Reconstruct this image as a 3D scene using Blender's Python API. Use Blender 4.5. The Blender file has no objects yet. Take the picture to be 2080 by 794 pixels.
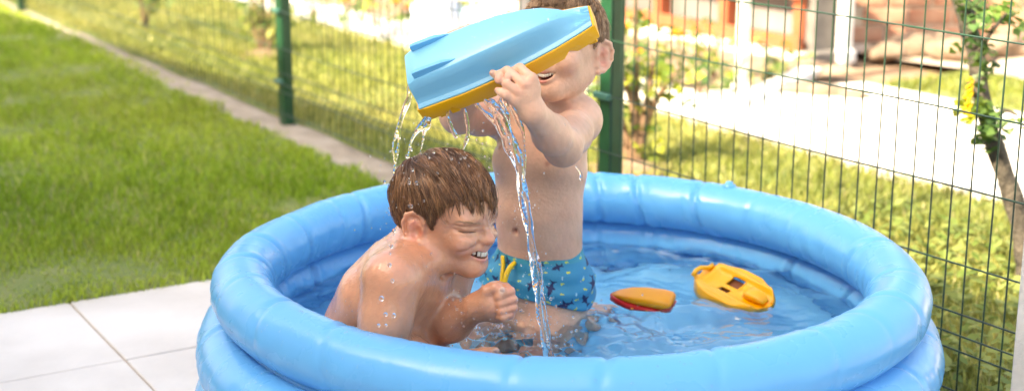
import bpy, math, random
import numpy as np
from mathutils import Vector, Matrix

random.seed(7)
RNG = np.random.default_rng(11)
R = math.radians
scene = bpy.context.scene

# ------------------------------------------------------------------ camera
CAM_Z, PITCH, FPX = 1.10, R(14.0), 2890.0
cam_data = bpy.data.cameras.new('camera')
cam_data.sensor_width = 36.0
cam_data.lens = 36.0 * FPX / 2080.0
cam_data.clip_start, cam_data.clip_end = 0.05, 400.0
cam_data.dof.use_dof = True
cam_data.dof.focus_distance = 2.42
cam_data.dof.aperture_fstop = 3.0
cam = bpy.data.objects.new('camera', cam_data)
cam.location = (0, 0, CAM_Z)
cam.rotation_euler = (R(90) - PITCH, 0, 0)
scene.collection.objects.link(cam)
scene.camera = cam

# ------------------------------------------------------------------ sky, sun, exposure
SUN_EL = R(42)
SUN_DIR = np.array([0.855, 0.52])            # the light travels towards +x +y, from the house side
world = bpy.data.worlds.new('World')
scene.world = world
world.use_nodes = True
wn = world.node_tree.nodes
bg = wn['Background']
sky = wn.new('ShaderNodeTexSky')
sky.sky_type = 'NISHITA'
sky.sun_disc = False
sky.sun_elevation = SUN_EL
sky.sun_rotation = math.atan2(-SUN_DIR[0], -SUN_DIR[1])
sky.air_density = 1.0
sky.dust_density = 4.0
sky.ozone_density = 0.6
bg.inputs['Strength'].default_value = 0.15
world.node_tree.links.new(sky.outputs[0], bg.inputs['Color'])

sun_data = bpy.data.lights.new('sun', 'SUN')
sun_data.energy = 3.7
sun_data.angle = R(0.55)
sun_data.color = (1.0, 0.95, 0.86)
sun = bpy.data.objects.new('sun', sun_data)
_d = Vector((SUN_DIR[0] * math.cos(SUN_EL), SUN_DIR[1] * math.cos(SUN_EL), -math.sin(SUN_EL)))
sun.rotation_euler = _d.to_track_quat('-Z', 'Y').to_euler()
sun.location = (-6, -4, 8)
scene.collection.objects.link(sun)

vs = scene.view_settings
vs.view_transform = 'Standard'
vs.look = 'None'
vs.exposure = 2.36
vs.use_white_balance = True                  # a camera set for open shade
vs.white_balance_temperature = 8200
vs.white_balance_tint = 10
vs.gamma = 1.0
scene.render.engine = 'CYCLES'
cy = scene.cycles
cy.use_denoising = True
cy.max_bounces = 24
cy.transmission_bounces = 24
cy.transparent_max_bounces = 16
cy.caustics_refractive = True
cy.caustics_reflective = True
cy.blur_glossy = 0.5
cy.sample_clamp_indirect = 6.0

# ------------------------------------------------------------------ helpers
def W(px, py, d):
    """photo pixel + distance along the lens axis -> point in metres"""
    xr, yr = (px - 1040.0) / FPX, (397.0 - py) / FPX
    c, s = math.cos(PITCH), math.sin(PITCH)
    return np.array([d * xr, d * (c + yr * s), CAM_Z + d * (-s + yr * c)])

def G(px, py, z=0.0):
    a = W(px, py, 1.0) - np.array([0, 0, CAM_Z])
    t = (z - CAM_Z) / a[2]
    return np.array([0, 0, CAM_Z]) + a * t

def V(*a):
    return np.array(a, dtype=float)

def unit(v):
    v = np.asarray(v, float)
    return v / np.linalg.norm(v)

def nodes_of(m):
    return m.node_tree.nodes, m.node_tree.links

def mat(name, col, rough=0.5, col2=None, scale=20.0, bump=0.0, bscale=None, spec=0.5, metal=0.0,
        trans=0.0, sss=0.0, coat=0.0, attr=None, detail=4.0, ramp=(0.35, 0.65), translucent=0.0, ior=1.5,
        rough2=None):
    m = bpy.data.materials.new(name)
    m.use_nodes = True
    n, l = nodes_of(m)
    b = n['Principled BSDF']
    b.inputs['Base Color'].default_value = (*col, 1)
    b.inputs['Roughness'].default_value = rough
    b.inputs['Specular IOR Level'].default_value = spec
    b.inputs['Metallic'].default_value = metal
    b.inputs['Transmission Weight'].default_value = trans
    b.inputs['IOR'].default_value = ior
    b.inputs['Coat Weight'].default_value = coat
    b.inputs['Coat Roughness'].default_value = 0.08
    if sss:
        b.inputs['Subsurface Weight'].default_value = sss
        b.inputs['Subsurface Radius'].default_value = (1.0, 0.35, 0.2)
        b.inputs['Subsurface Scale'].default_value = 0.008
    tc = n.new('ShaderNodeTexCoord')
    csock = None
    if attr:
        at = n.new('ShaderNodeAttribute')
        at.attribute_name = attr
        csock = at.outputs['Color']
    if col2 is not None or bump or rough2 is not None:
        nz = n.new('ShaderNodeTexNoise')
        nz.inputs['Scale'].default_value = scale
        nz.inputs['Detail'].default_value = detail
        l.new(tc.outputs['Object'], nz.inputs['Vector'])
        rp = n.new('ShaderNodeValToRGB')
        rp.color_ramp.elements[0].position, rp.color_ramp.elements[1].position = ramp
        l.new(nz.outputs['Fac'], rp.inputs['Fac'])
        if col2 is not None:
            mx = n.new('ShaderNodeMix'); mx.data_type = 'RGBA'
            l.new(rp.outputs['Color'], mx.inputs['Factor'])
            mx.inputs['A'].default_value = (*col, 1)
            if csock is not None:
                l.new(csock, mx.inputs['A'])
            mx.inputs['B'].default_value = (*col2, 1)
            csock = mx.outputs['Result']
        if rough2 is not None:
            mr = n.new('ShaderNodeMapRange')
            l.new(nz.outputs['Fac'], mr.inputs['Value'])
            mr.inputs['From Min'].default_value, mr.inputs['From Max'].default_value = ramp
            mr.inputs['To Min'].default_value, mr.inputs['To Max'].default_value = rough, rough2
            l.new(mr.outputs['Result'], b.inputs['Roughness'])
    if csock is not None:
        l.new(csock, b.inputs['Base Color'])
    if bump:
        nb = n.new('ShaderNodeTexNoise')
        nb.inputs['Scale'].default_value = bscale or scale * 4
        nb.inputs['Detail'].default_value = 5
        l.new(tc.outputs['Object'], nb.inputs['Vector'])
        bp = n.new('ShaderNodeBump')
        bp.inputs['Strength'].default_value = bump
        bp.inputs['Distance'].default_value = 0.01
        l.new(nb.outputs['Fac'], bp.inputs['Height'])
        l.new(bp.outputs['Normal'], b.inputs['Normal'])
    if translucent:
        out = n['Material Output']
        tr = n.new('ShaderNodeBsdfTranslucent')
        if csock is not None:
            l.new(csock, tr.inputs['Color'])
        else:
            tr.inputs['Color'].default_value = (*col, 1)
        mxs = n.new('ShaderNodeMixShader')
        mxs.inputs[0].default_value = translucent
        l.new(b.outputs[0], mxs.inputs[1]); l.new(tr.outputs[0], mxs.inputs[2])
        l.new(mxs.outputs[0], out.inputs['Surface'])
    return m

def link(o):
    scene.collection.objects.link(o)
    return o

def mesh_data(name, verts, faces, smooth=True, colors=None):
    me = bpy.data.meshes.new(name)
    verts = np.asarray(verts, dtype=np.float32)
    if isinstance(faces, np.ndarray) and faces.ndim == 2:
        nf, k = faces.shape
        me.vertices.add(len(verts)); me.vertices.foreach_set('co', verts.ravel())
        me.loops.add(nf * k); me.loops.foreach_set('vertex_index', faces.astype(np.int32).ravel())
        me.polygons.add(nf)
        me.polygons.foreach_set('loop_start', np.arange(0, nf * k, k, dtype=np.int32))
        me.polygons.foreach_set('loop_total', np.full(nf, k, dtype=np.int32))
        me.update(calc_edges=True)
    else:
        me.from_pydata([tuple(v) for v in verts.tolist()], [], [tuple(f) for f in faces])
    if colors is not None:
        ca = me.color_attributes.new('col', 'FLOAT_COLOR', 'POINT')
        c4 = np.ones((len(verts), 4), dtype=np.float32)
        c4[:, :3] = colors
        ca.data.foreach_set('color', c4.ravel())
    me.polygons.foreach_set('use_smooth', np.full(len(me.polygons), smooth, dtype=bool))
    me.validate()
    me.update()
    return me

def obj(name, data, material=None, parent=None, world_coords=True):
    o = bpy.data.objects.new(name, data)
    if material is not None and data is not None and len(data.materials) == 0:
        data.materials.append(material)
    link(o)
    if parent is not None:
        o.parent = parent
        if world_coords and parent.type == 'EMPTY':
            o.matrix_parent_inverse = Matrix.Translation(parent.location).inverted()
    return o

def tag(o, label=None, cat=None, group=None, kind=None):
    if label: o['label'] = label
    if cat: o['category'] = cat
    if group: o['group'] = group
    if kind: o['kind'] = kind
    return o

def empty(name, loc):
    o = bpy.data.objects.new(name, None)
    o.location = tuple(loc)
    o.empty_display_size = 0.05
    return link(o)

class MB:
    """collects boxes, tubes, lathes ... into ONE mesh"""
    def __init__(s):
        s.v, s.f, s.c = [], [], []
    def add(s, verts, faces, col=None):
        o = len(s.v)
        s.v.extend([tuple(map(float, p)) for p in verts])
        s.f.extend([tuple(i + o for i in f) for f in faces])
        if col is not None:
            s.c.extend([tuple(col)] * len(verts))
    def box(s, c, size, rz=0.0, axes=None, bevel=0.0):
        c = np.asarray(c, float); h = np.asarray(size, float) / 2
        if axes is None:
            cr, sr = math.cos(rz), math.sin(rz)
            axes = np.array([[cr, sr, 0], [-sr, cr, 0], [0, 0, 1.0]])
        if not bevel:
            vs_ = [c + axes.T @ (h * np.array(k)) for k in
                   [(-1,-1,-1),(1,-1,-1),(1,1,-1),(-1,1,-1),(-1,-1,1),(1,-1,1),(1,1,1),(-1,1,1)]]
            s.add(vs_, [(0,3,2,1),(4,5,6,7),(0,1,5,4),(1,2,6,5),(2,3,7,6),(3,0,4,7)])
            return
        # rounded-edge box: three rings (bottom inset, body, top inset)
        b = bevel
        rings = []
        for z, ins in ((-h[2], b), (-h[2] + b, 0), (h[2] - b, 0), (h[2], b)):
            x, y, q = h[0] - ins, h[1] - ins, b
            ring = [(-x + q, -y), (x - q, -y), (x, -y + q), (x, y - q), (x - q, y), (-x + q, y), (-x, y - q), (-x, -y + q)]
            rings.append([c + axes.T @ np.array([px, py, z]) for px, py in ring])
        vs_ = [p for r_ in rings for p in r_]
        fs = [tuple(reversed(range(8))), tuple(range(24, 32))]
        for k in range(3):
            for i in range(8):
                j = (i + 1) % 8
                fs.append((k*8+i, k*8+j, k*8+8+j, k*8+8+i))
        s.add(vs_, fs)
    def tube(s, pts, rad, n=8, caps=True, flat=None, col=None):
        pts = [np.asarray(p, float) for p in pts]
        if not hasattr(rad, '__len__'): rad = [rad] * len(pts)
        vs_ = []
        ref = None
        for i, p in enumerate(pts):
            t = unit(pts[min(i+1, len(pts)-1)] - pts[max(i-1, 0)] + 1e-12)
            if ref is None:
                ref = V(0, 0, 1) if abs(t[2]) < 0.9 else V(1, 0, 0)
            a = unit(np.cross(t, ref)); b = np.cross(a, t)
            ref = b
            for k in range(n):
                th = 2 * math.pi * k / n
                q = a * math.cos(th) + b * math.sin(th)
                vs_.append(p + q * rad[i])
        fs = []
        for i in range(len(pts) - 1):
            for k in range(n):
                j = (k + 1) % n
                fs.append((i*n+k, i*n+j, (i+1)*n+j, (i+1)*n+k))
        if caps:
            fs.append(tuple(reversed(range(n)))); fs.append(tuple(range((len(pts)-1)*n, len(pts)*n)))
        s.add(vs_, fs, col)
    def loft(s, rings, caps=True, closed=True):
        n = len(rings[0])
        vs_ = [p for r_ in rings for p in r_]
        fs = []
        for i in range(len(rings) - 1):
            for k in range(n if closed else n - 1):
                j = (k + 1) % n
                fs.append((i*n+k, i*n+j, (i+1)*n+j, (i+1)*n+k))
        if caps:
            fs.append(tuple(reversed(range(n)))); fs.append(tuple(range((len(rings)-1)*n, len(rings)*n)))
        s.add(vs_, fs)
    def ico(s, c, rad, sub=1, squash=(1,1,1), axes=None):
        v, f = ICO[sub]
        p = v * (np.asarray(rad) * np.asarray(squash))
        if axes is not None:
            p = p @ np.asarray(axes)
        s.add(p + np.asarray(c, float), f)
    def build(s, name, material=None, parent=None, smooth=True, world_coords=True):
        me = mesh_data(name, np.array(s.v), s.f, smooth, np.array(s.c) if len(s.c) == len(s.v) and s.c else None)
        return obj(name, me, material, parent, world_coords)

def _ico(sub):
    t = (1 + 5 ** .5) / 2
    v = [unit(p) for p in [(-1,t,0),(1,t,0),(-1,-t,0),(1,-t,0),(0,-1,t),(0,1,t),(0,-1,-t),(0,1,-t),(t,0,-1),(t,0,1),(-t,0,-1),(-t,0,1)]]
    f = [(0,11,5),(0,5,1),(0,1,7),(0,7,10),(0,10,11),(1,5,9),(5,11,4),(11,10,2),(10,7,6),(7,1,8),
         (3,9,4),(3,4,2),(3,2,6),(3,6,8),(3,8,9),(4,9,5),(2,4,11),(6,2,10),(8,6,7),(9,8,1)]
    for _ in range(sub):
        cache, nf = {}, []
        def mid(a, b):
            k = (min(a, b), max(a, b))
            if k not in cache:
                cache[k] = len(v); v.append(unit(v[a] + v[b]))
            return cache[k]
        for a, b, c in f:
            ab, bc, ca = mid(a, b), mid(b, c), mid(c, a)
            nf += [(a, ab, ca), (b, bc, ab), (c, ca, bc), (ab, bc, ca)]
        f = nf
    return np.array(v), f
ICO = {k: _ico(k) for k in (0, 1, 2)}

def spline(pts, n):
    """Catmull-Rom through pts (k-dim), n samples"""
    P = np.asarray(pts, float)
    P = np.vstack([2*P[0]-P[1], P, 2*P[-1]-P[-2]])
    t = np.linspace(0, len(P) - 3 - 1e-6, n)
    i = t.astype(int); u = (t - i)[:, None]
    a, b, c, d = P[i], P[i+1], P[i+2], P[i+3]
    return 0.5 * (2*b + (c-a)*u + (2*a-5*b+4*c-d)*u*u + (3*b-a-3*c+d)*u**3)

def vnoise(p, seed=0):
    """cheap smooth pseudo noise, p (...,3), about -1..1"""
    r = np.random.default_rng(seed)
    out = 0
    for k in range(6):
        w = r.normal(size=3) * (0.6 + 0.35 * k); ph = r.uniform(0, 6.28)
        out = out + np.sin(p[..., 0]*w[0] + p[..., 1]*w[1] + p[..., 2]*w[2] + ph)
    return out / 3.2

# ------------------------------------------------------------------ implicit surfaces (bodies, water)
class Cone:
    def __init__(s, a, b, ra, rb):
        s.a, s.b, s.ra, s.rb = np.asarray(a, float), np.asarray(b, float), ra, rb
        m = max(ra, rb)
        s.lo, s.hi = np.minimum(s.a, s.b) - m, np.maximum(s.a, s.b) + m
    def __call__(s, X, Y, Z):
        d = s.b - s.a; L = max(d @ d, 1e-12)
        px, py, pz = X - s.a[0], Y - s.a[1], Z - s.a[2]
        t = np.clip((px*d[0] + py*d[1] + pz*d[2]) / L, 0, 1)
        return np.sqrt((px-t*d[0])**2 + (py-t*d[1])**2 + (pz-t*d[2])**2) - (s.ra + t*(s.rb - s.ra))

class Ell:
    def __init__(s, c, r, axes=None):
        s.c, s.r = np.asarray(c, float), np.asarray(r, float)
        s.m = np.eye(3) if axes is None else np.asarray(axes, float)
        e = np.sqrt(((s.m.T * s.r) ** 2).sum(1))
        s.lo, s.hi = s.c - e, s.c + e
    def __call__(s, X, Y, Z):
        px, py, pz = X - s.c[0], Y - s.c[1], Z - s.c[2]
        k0 = 0; k1 = 0
        for i in range(3):
            q = px*s.m[i,0] + py*s.m[i,1] + pz*s.m[i,2]
            k0 = k0 + (q/s.r[i])**2; k1 = k1 + (q/s.r[i]**2)**2
        k0 = np.sqrt(k0); k1 = np.sqrt(k1) + 1e-9
        return k0 * (k0 - 1) / k1

class Flat:
    """capsule with an elliptical section: half-width along U, half-depth across"""
    def __init__(s, a, b, U, ra, rb):
        s.a, s.b = np.asarray(a, float), np.asarray(b, float)
        A = unit(s.b - s.a); U = np.asarray(U, float); U = unit(U - A*(A@U))
        s.A, s.U, s.Vv = A, U, np.cross(A, U)
        s.ra, s.rb = ra, rb
        m = max(*ra, *rb)
        s.lo, s.hi = np.minimum(s.a, s.b) - m, np.maximum(s.a, s.b) + m
    def __call__(s, X, Y, Z):
        px, py, pz = X - s.a[0], Y - s.a[1], Z - s.a[2]
        L = np.linalg.norm(s.b - s.a)
        al = px*s.A[0] + py*s.A[1] + pz*s.A[2]
        u = px*s.U[0] + py*s.U[1] + pz*s.U[2]
        v = px*s.Vv[0] + py*s.Vv[1] + pz*s.Vv[2]
        t = np.clip(al / L, 0, 1)
        w = s.ra[0] + t*(s.rb[0]-s.ra[0]); h = s.ra[1] + t*(s.rb[1]-s.ra[1])
        mn = np.minimum(w, h)
        e = np.sqrt((u/w)**2 + (v/h)**2 + ((al - t*L)/mn)**2)
        g = np.sqrt((u/w**2)**2 + (v/h**2)**2 + ((al - t*L)/mn**2)**2) + 1e-9
        return np.where(e > 0.05, e*(e-1)/g, -mn)

class Sdf:
    def __init__(s, lo, hi, h):
        s.h = h
        s.lo = np.floor(np.asarray(lo, float) / h) * h
        s.n = np.ceil((np.asarray(hi, float) - s.lo) / h).astype(int) + 2
        s.f = np.full(s.n, 1.0, dtype=np.float32)
        s.ax = [(s.lo[i] + h*np.arange(s.n[i])).astype(np.float32) for i in range(3)]
    def _sl(s, lo, hi, pad):
        i0 = np.clip(np.floor((lo - pad - s.lo)/s.h).astype(int), 0, s.n-1)
        i1 = np.clip(np.ceil((hi + pad - s.lo)/s.h).astype(int)+1, 1, s.n)
        return tuple(slice(a, b) for a, b in zip(i0, i1))
    def _xyz(s, sl):
        return s.ax[0][sl[0]][:,None,None], s.ax[1][sl[1]][None,:,None], s.ax[2][sl[2]][None,None,:]
    def add(s, p, k=0.01):
        sl = s._sl(p.lo, p.hi, k + 2*s.h)
        if any(q.stop <= q.start for q in sl): return
        b = p(*s._xyz(sl)).astype(np.float32); a = s.f[sl]
        h = np.maximum(k - np.abs(a-b), 0) / k
        s.f[sl] = np.minimum(a, b) - h*h*k*0.25
    def cut(s, p, k=0.003):
        sl = s._sl(p.lo, p.hi, k + 2*s.h)
        if any(q.stop <= q.start for q in sl): return
        b = -p(*s._xyz(sl)).astype(np.float32); a = s.f[sl]
        h = np.maximum(k - np.abs(a-b), 0) / k
        s.f[sl] = np.maximum(a, b) + h*h*k*0.25
    def group(s, prims, k):
        """prims: [(prim, k_inside)]: blended among themselves first, then joined to the rest with k"""
        lo = np.min([p.lo for p, _ in prims], 0); hi = np.max([p.hi for p, _ in prims], 0)
        g = Sdf(lo - 0.03, hi + 0.03, s.h)
        for p, kk in prims: g.add(p, kk)
        o = np.rint((g.lo - s.lo)/s.h).astype(int)
        a0 = np.maximum(o, 0); a1 = np.minimum(o + g.n, s.n)
        sl = tuple(slice(x, y) for x, y in zip(a0, a1)); sg = tuple(slice(x-q, y-q) for x, y, q in zip(a0, a1, o))
        a, b = s.f[sl], g.f[sg]
        h = np.maximum(k - np.abs(a-b), 0) / k
        s.f[sl] = np.minimum(a, b) - h*h*k*0.25
    def mesh(s, relax=2):
        f = s.f
        ins = f < 0
        c = [ins[i:f.shape[0]-1+i, j:f.shape[1]-1+j, k:f.shape[2]-1+k] for i in (0,1) for j in (0,1) for k in (0,1)]
        cnt = sum(x.astype(np.int8) for x in c)
        act = (cnt > 0) & (cnt < 8)
        idx = np.argwhere(act)
        vid = np.full(act.shape, -1, dtype=np.int32)
        vid[act] = np.arange(len(idx))
        acc = np.zeros((len(idx), 3)); num = np.zeros(len(idx))
        corner = {(i,j,k): f[idx[:,0]+i, idx[:,1]+j, idx[:,2]+k] for i in (0,1) for j in (0,1) for k in (0,1)}
        for ax in range(3):
            for p in (0,1):
                for q in (0,1):
                    A = [0,0,0]; o2 = [m for m in range(3) if m != ax]
                    A[o2[0]], A[o2[1]] = p, q
                    B = list(A); B[ax] = 1
                    fa, fb = corner[tuple(A)], corner[tuple(B)]
                    m = (fa < 0) != (fb < 0)
                    t = np.where(m, fa/np.where(m, fa-fb, 1), 0)
                    pt = np.array(A)[None,:] + t[:,None]*(np.array(B)-np.array(A))[None,:]
                    acc[m] += pt[m]; num[m] += 1
        v = s.lo + (idx + acc/num[:,None]) * s.h
        faces = []
        for ax in range(3):
            o1, o2 = (ax+1) % 3, (ax+2) % 3
            sa = [slice(1, -1)]*3; sb = [slice(1, -1)]*3
            sa[ax] = slice(0, -1); sb[ax] = slice(1, None)
            ia, ib = ins[tuple(sa)], ins[tuple(sb)]
            e = np.argwhere(ia != ib)
            if not len(e): continue
            flip = ib[tuple(e.T)]
            base = e.copy(); base[:, o1] += 1; base[:, o2] += 1
            def at(d1, d2):
                q = base.copy(); q[:, o1] += d1; q[:, o2] += d2
                return vid[q[:,0], q[:,1], q[:,2]]
            quad = np.stack([at(-1,-1), at(0,-1), at(0,0), at(-1,0)], 1)
            quad[flip] = quad[flip][:, ::-1]
            faces.append(quad)
        faces = np.vstack(faces)
        faces = faces[(faces >= 0).all(1)]
        for _ in range(relax):
            nb = np.zeros_like(v); w = np.zeros(len(v))
            for a in range(4):
                b = (a+1) % 4
                np.add.at(nb, faces[:,a], v[faces[:,b]]); np.add.at(nb, faces[:,b], v[faces[:,a]])
                np.add.at(w, faces[:,a], 1); np.add.at(w, faces[:,b], 1)
            v = v*0.45 + 0.55*nb/np.maximum(w,1)[:,None]
        return v, faces

def chain(pts, rad, k=0.02):
    return [(Cone(pts[i], pts[i+1], rad[i], rad[i+1]), k) for i in range(len(pts)-1)]

def vertex_normals(v, f):
    fn = np.cross(v[f[:,2]]-v[f[:,0]], v[f[:,3 % f.shape[1]]]-v[f[:,1]])
    n = np.zeros_like(v)
    for a in range(f.shape[1]): np.add.at(n, f[:,a], fn)
    return n / (np.linalg.norm(n, axis=1)[:,None] + 1e-12)

# ================================================================== the setting
TV, NV = V(0.519, -0.8548), V(0.8548, 0.519)      # along the fence (towards the camera) / across it
def TN(t, n, z=0.0):
    p = TV * t + NV * n
    return V(p[0], p[1], z)
FENCE_N = 2.122
EDGE_T = -3.42                                     # where the paving ends and the lawn begins

M = {}
M['soil'] = mat('dark_soil', (0.16, 0.10, 0.06), 0.9, (0.28, 0.19, 0.12), 14, 0.8, 60)
M['sand'] = mat('sandy_soil', (0.34, 0.295, 0.24), 0.95, (0.24, 0.20, 0.155), 9, 0.8, 90)
M['turf'] = mat('turf', (0.11, 0.16, 0.03), 0.9, (0.18, 0.20, 0.06), 6, 0.6, 80)
M['mortar'] = mat('mortar', (0.52, 0.43, 0.33), 0.95, (0.40, 0.33, 0.25), 30, 0.5, 120)
M['slab'] = mat('stone_slab', (0.66, 0.62, 0.575), 0.62, (0.52, 0.475, 0.43), 2.6, 0.4, 30, detail=11, ramp=(0.40, 0.72))
M['path'] = mat('pale_concrete', (0.72, 0.68, 0.62), 0.85, (0.62, 0.57, 0.50), 5, 0.3, 60)
M['blade'] = mat('grass_blade', (0.1, 0.2, 0.02), 0.55, attr='col', translucent=0.42, spec=0.3)

def sheet(name, pts, z, m, kind='structure'):
    o = obj(name, mesh_data(name, [(p[0], p[1], z) for p in pts], [tuple(range(len(pts)))], False), m)
    return tag(o, kind=kind)

# one ground sheet to the horizon, finely wavy close by
sheet('ground', [(-150, -60), (150, -60), (150, 260), (-150, 260)], -0.045, M['soil'])

def grid_sheet(name, t0, t1, n0, n1, m, z=0.0, amp=0.008, step=0.12):
    nt, nn = int((t1-t0)/step)+2, int((n1-n0)/step)+2
    T, N = np.meshgrid(np.linspace(t0, t1, nt), np.linspace(n0, n1, nn), indexing='ij')
    X, Y = T*TV[0]+N*NV[0], T*TV[1]+N*NV[1]
    Zz = z + amp*vnoise(np.stack([X*3, Y*3, 0*X], -1), 5)
    v = np.stack([X, Y, Zz], -1).reshape(-1, 3)
    i = np.arange(nt*nn).reshape(nt, nn)
    f = np.stack([i[:-1, :-1], i[1:, :-1], i[1:, 1:], i[:-1, 1:]], -1).reshape(-1, 4)
    return tag(obj(name, mesh_data(name, v, f), m), kind='structure')

grid_sheet('lawn', -13.5, EDGE_T, -2.2, FENCE_N - 0.10, M['turf'], -0.004)
grid_sheet('soil_strip', -13.5, 0.4, FENCE_N - 0.12, FENCE_N + 0.07, M['sand'], -0.006, 0.010, 0.05)
grid_sheet('far_lawn', -13.5, 1.2, FENCE_N + 0.05, 3.50, M['turf'], -0.002)

# paving: single slabs laid on a mortar bed
paving = sheet('paving', [TN(EDGE_T, -2.0), TN(0.0, -2.0), TN(0.0, 2.02), TN(EDGE_T, 2.02)], -0.0075, M['mortar'])
t_lines = [EDGE_T, -2.95, -2.35, -1.75, -1.15, -0.55]
n_lines = [-1.60, -1.0, -0.40, 0.20, 0.80, 1.40, 2.0]
rot_slab = math.atan2(TV[1], TV[0])
for i in range(len(t_lines)-1):
    for j in range(len(n_lines)-1):
        mb = MB()
        t0, t1, n0, n1 = t_lines[i], t_lines[i+1], n_lines[j], n_lines[j+1]
        g = 0.0022
        mb.box(TN((t0+t1)/2, (n0+n1)/2, -0.0185 + random.uniform(-0.0006, 0.0006)), (t1-t0-2*g, n1-n0-2*g, 0.033), rot_slab, bevel=0.0022)
        s_ = mb.build('slab', M['slab'], paving, smooth=False)

# ------------------------------------------------------------------ grass blades
def blades(name, pts, hgt, wid, cols, label, parent=None):
    n = len(pts)
    z0 = np.full(n, -0.008)
    th = RNG.uniform(0, 2*np.pi, n); ln = RNG.uniform(0.1, 0.75, n) * hgt
    face = RNG.uniform(0, 2*np.pi, n)
    side = np.stack([np.cos(face), np.sin(face), np.zeros(n)], 1) * wid[:, None] * 0.5
    base = np.stack([pts[:, 0], pts[:, 1], z0], 1)
    dirv = np.stack([np.cos(th), np.sin(th)], 1)
    mid = base.copy(); mid[:, :2] += dirv * ln[:, None] * 0.3; mid[:, 2] += hgt * 0.6
    tip = base.copy(); tip[:, :2] += dirv * ln[:, None]; tip[:, 2] += hgt * RNG.uniform(0.75, 1.0, n)
    v = np.stack([base - side, base + side, mid + side*0.8, mid - side*0.8, tip], 1).reshape(-1, 3)
    k = np.arange(n)[:, None] * 5
    f = np.stack([k + [[0, 1, 2]], k + [[0, 2, 3]], k + [[3, 2, 4]]], 1).reshape(-1, 3)
    o = obj(name, mesh_data(name, v, f, True, np.repeat(cols, 5, 0)), M['blade'], parent)
    return tag(o, label, 'grass', kind='stuff')

def scatter(t0, t1, n0, n1, dens):
    """random points in a fence-aligned rectangle, thinned by the distance from the camera"""
    area = (t1-t0)*(n1-n0)
    N = int(area * dens)
    t, n = RNG.uniform(t0, t1, N), RNG.uniform(n0, n1, N)
    p = np.stack([t*TV[0]+n*NV[0], t*TV[1]+n*NV[1]], 1)
    keep = (np.abs(p[:, 0]) < 0.37*p[:, 1] + 0.9) & (p[:, 1] > 1.2)
    keep &= RNG.uniform(0, 1, N) < np.clip((3.9/np.maximum(p[:, 1], 0.1))**1.6, 0.12, 1)
    return p[keep]

def grass_cols(p, a, b, c):
    n = len(p)
    w = 0.5 + 0.5*vnoise(np.stack([p[:, 0]*2.6, p[:, 1]*2.6, np.zeros(n)], 1), 21)
    w = np.clip(w + RNG.normal(0, 0.25, n), 0, 1)[:, None]
    col = np.array(a)*(1-w) + np.array(b)*w
    dry = (RNG.uniform(0, 1, n) < 0.07)
    col[dry] = np.array(c) * RNG.uniform(0.7, 1.1, (dry.sum(), 1))
    big = 1 + .14*vnoise(np.stack([p[:, 0]*1.1, p[:, 1]*1.1, np.zeros(n)], 1), 8)[:, None]
    return np.clip(col * big * RNG.uniform(0.65, 1.35, (n, 1)), 0, .75)

p = scatter(-13.0, EDGE_T + 0.012, -2.0, FENCE_N - 0.02, 12500)
edge = (p @ NV) > FENCE_N - 0.115 + 0.04*vnoise(np.stack([p[:, 0]*9, p[:, 1]*9, 0*p[:, 0]], 1), 3)
bare = (((p - np.array([-0.62, 4.28]))**2 / np.array([0.13, 0.11])**2).sum(1) < 1) & (RNG.uniform(0, 1, len(p)) < 0.75)
edge &= (p @ TV) > -7.1 + 0.5*RNG.normal(size=len(p))
p = p[~edge & ~bare]
far = np.clip(p[:, 1]/4.2, 1, 2.6)
hn = 1 + .35*vnoise(np.stack([p[:, 0]*7, p[:, 1]*7, 0*p[:, 0]], 1), 12)
blades('lawn_grass', p, hn*np.where(RNG.uniform(0, 1, len(p)) < .04, 1.5, 1)*RNG.uniform(0.018, 0.040, len(p)), RNG.uniform(0.0030, 0.0052, len(p))*far,
       grass_cols(p, (0.225, 0.35, 0.028), (0.40, 0.485, 0.062), (0.52, 0.48, 0.18)), 'short mown green lawn grass left of the blue pool')
p = scatter(-13.0, 1.0, FENCE_N + 0.06, 3.54, 9500)
far = np.clip(p[:, 1]/4.0, 1, 2.8)
blades('far_lawn_grass', p, RNG.uniform(0.025, 0.05, len(p)), RNG.uniform(0.0034, 0.006, len(p))*far,
       grass_cols(p, (0.24, 0.28, 0.06), (0.42, 0.40, 0.12), (0.52, 0.47, 0.22)), 'sunlit yellowish lawn grass between wire fence and white path')

# broad-leaved weeds low along the fence at the right
p = scatter(-3.0, 0.2, FENCE_N + 0.05, 3.2, 1500)
p = p[(p[:, 1] < 4.3)]
n = len(p)
th = RNG.uniform(0, 6.283, n); ht = RNG.uniform(0.01, 0.05, n); L = RNG.uniform(0.012, 0.026, n)
c = np.stack([p[:, 0], p[:, 1], ht], 1)
a1 = np.stack([np.cos(th), np.sin(th), RNG.uniform(-0.4, 0.6, n)], 1)*L[:, None]
a2 = np.stack([-np.sin(th), np.cos(th), RNG.uniform(-0.4, 0.4, n)], 1)*L[:, None]*0.55
v = np.stack([c-a1, c-a2*0.9-a1*0.2, c+a2*0.2+a1, c+a2*0.9-a1*0.2], 1).reshape(-1, 3)
f = (np.arange(n)[:, None]*4 + np.arange(4)[None, :])
w = RNG.uniform(0, 1, (n, 1))
cols = np.array([0.11, 0.17, 0.03])*(1-w) + np.array([0.30, 0.34, 0.10])*w
tag(obj('ground_cover', mesh_data('ground_cover', v, f, True, np.repeat(cols, 4, 0)), M['blade']),
    'small leafy ground cover behind the wire fence at lower right', 'ground cover', kind='stuff')

# ------------------------------------------------------------------ path, patio, beds
def slab_strip(name, poly, z0, z1, m):
    n = len(poly)
    v = [(q[0], q[1], z1) for q in poly] + [(q[0], q[1], z0) for q in poly]
    f = [tuple(range(n))] + [(i, i+n, (i+1) % n+n, (i+1) % n) for i in range(n)]
    return tag(obj(name, mesh_data(name, v, f, False), m), kind='structure')

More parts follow.
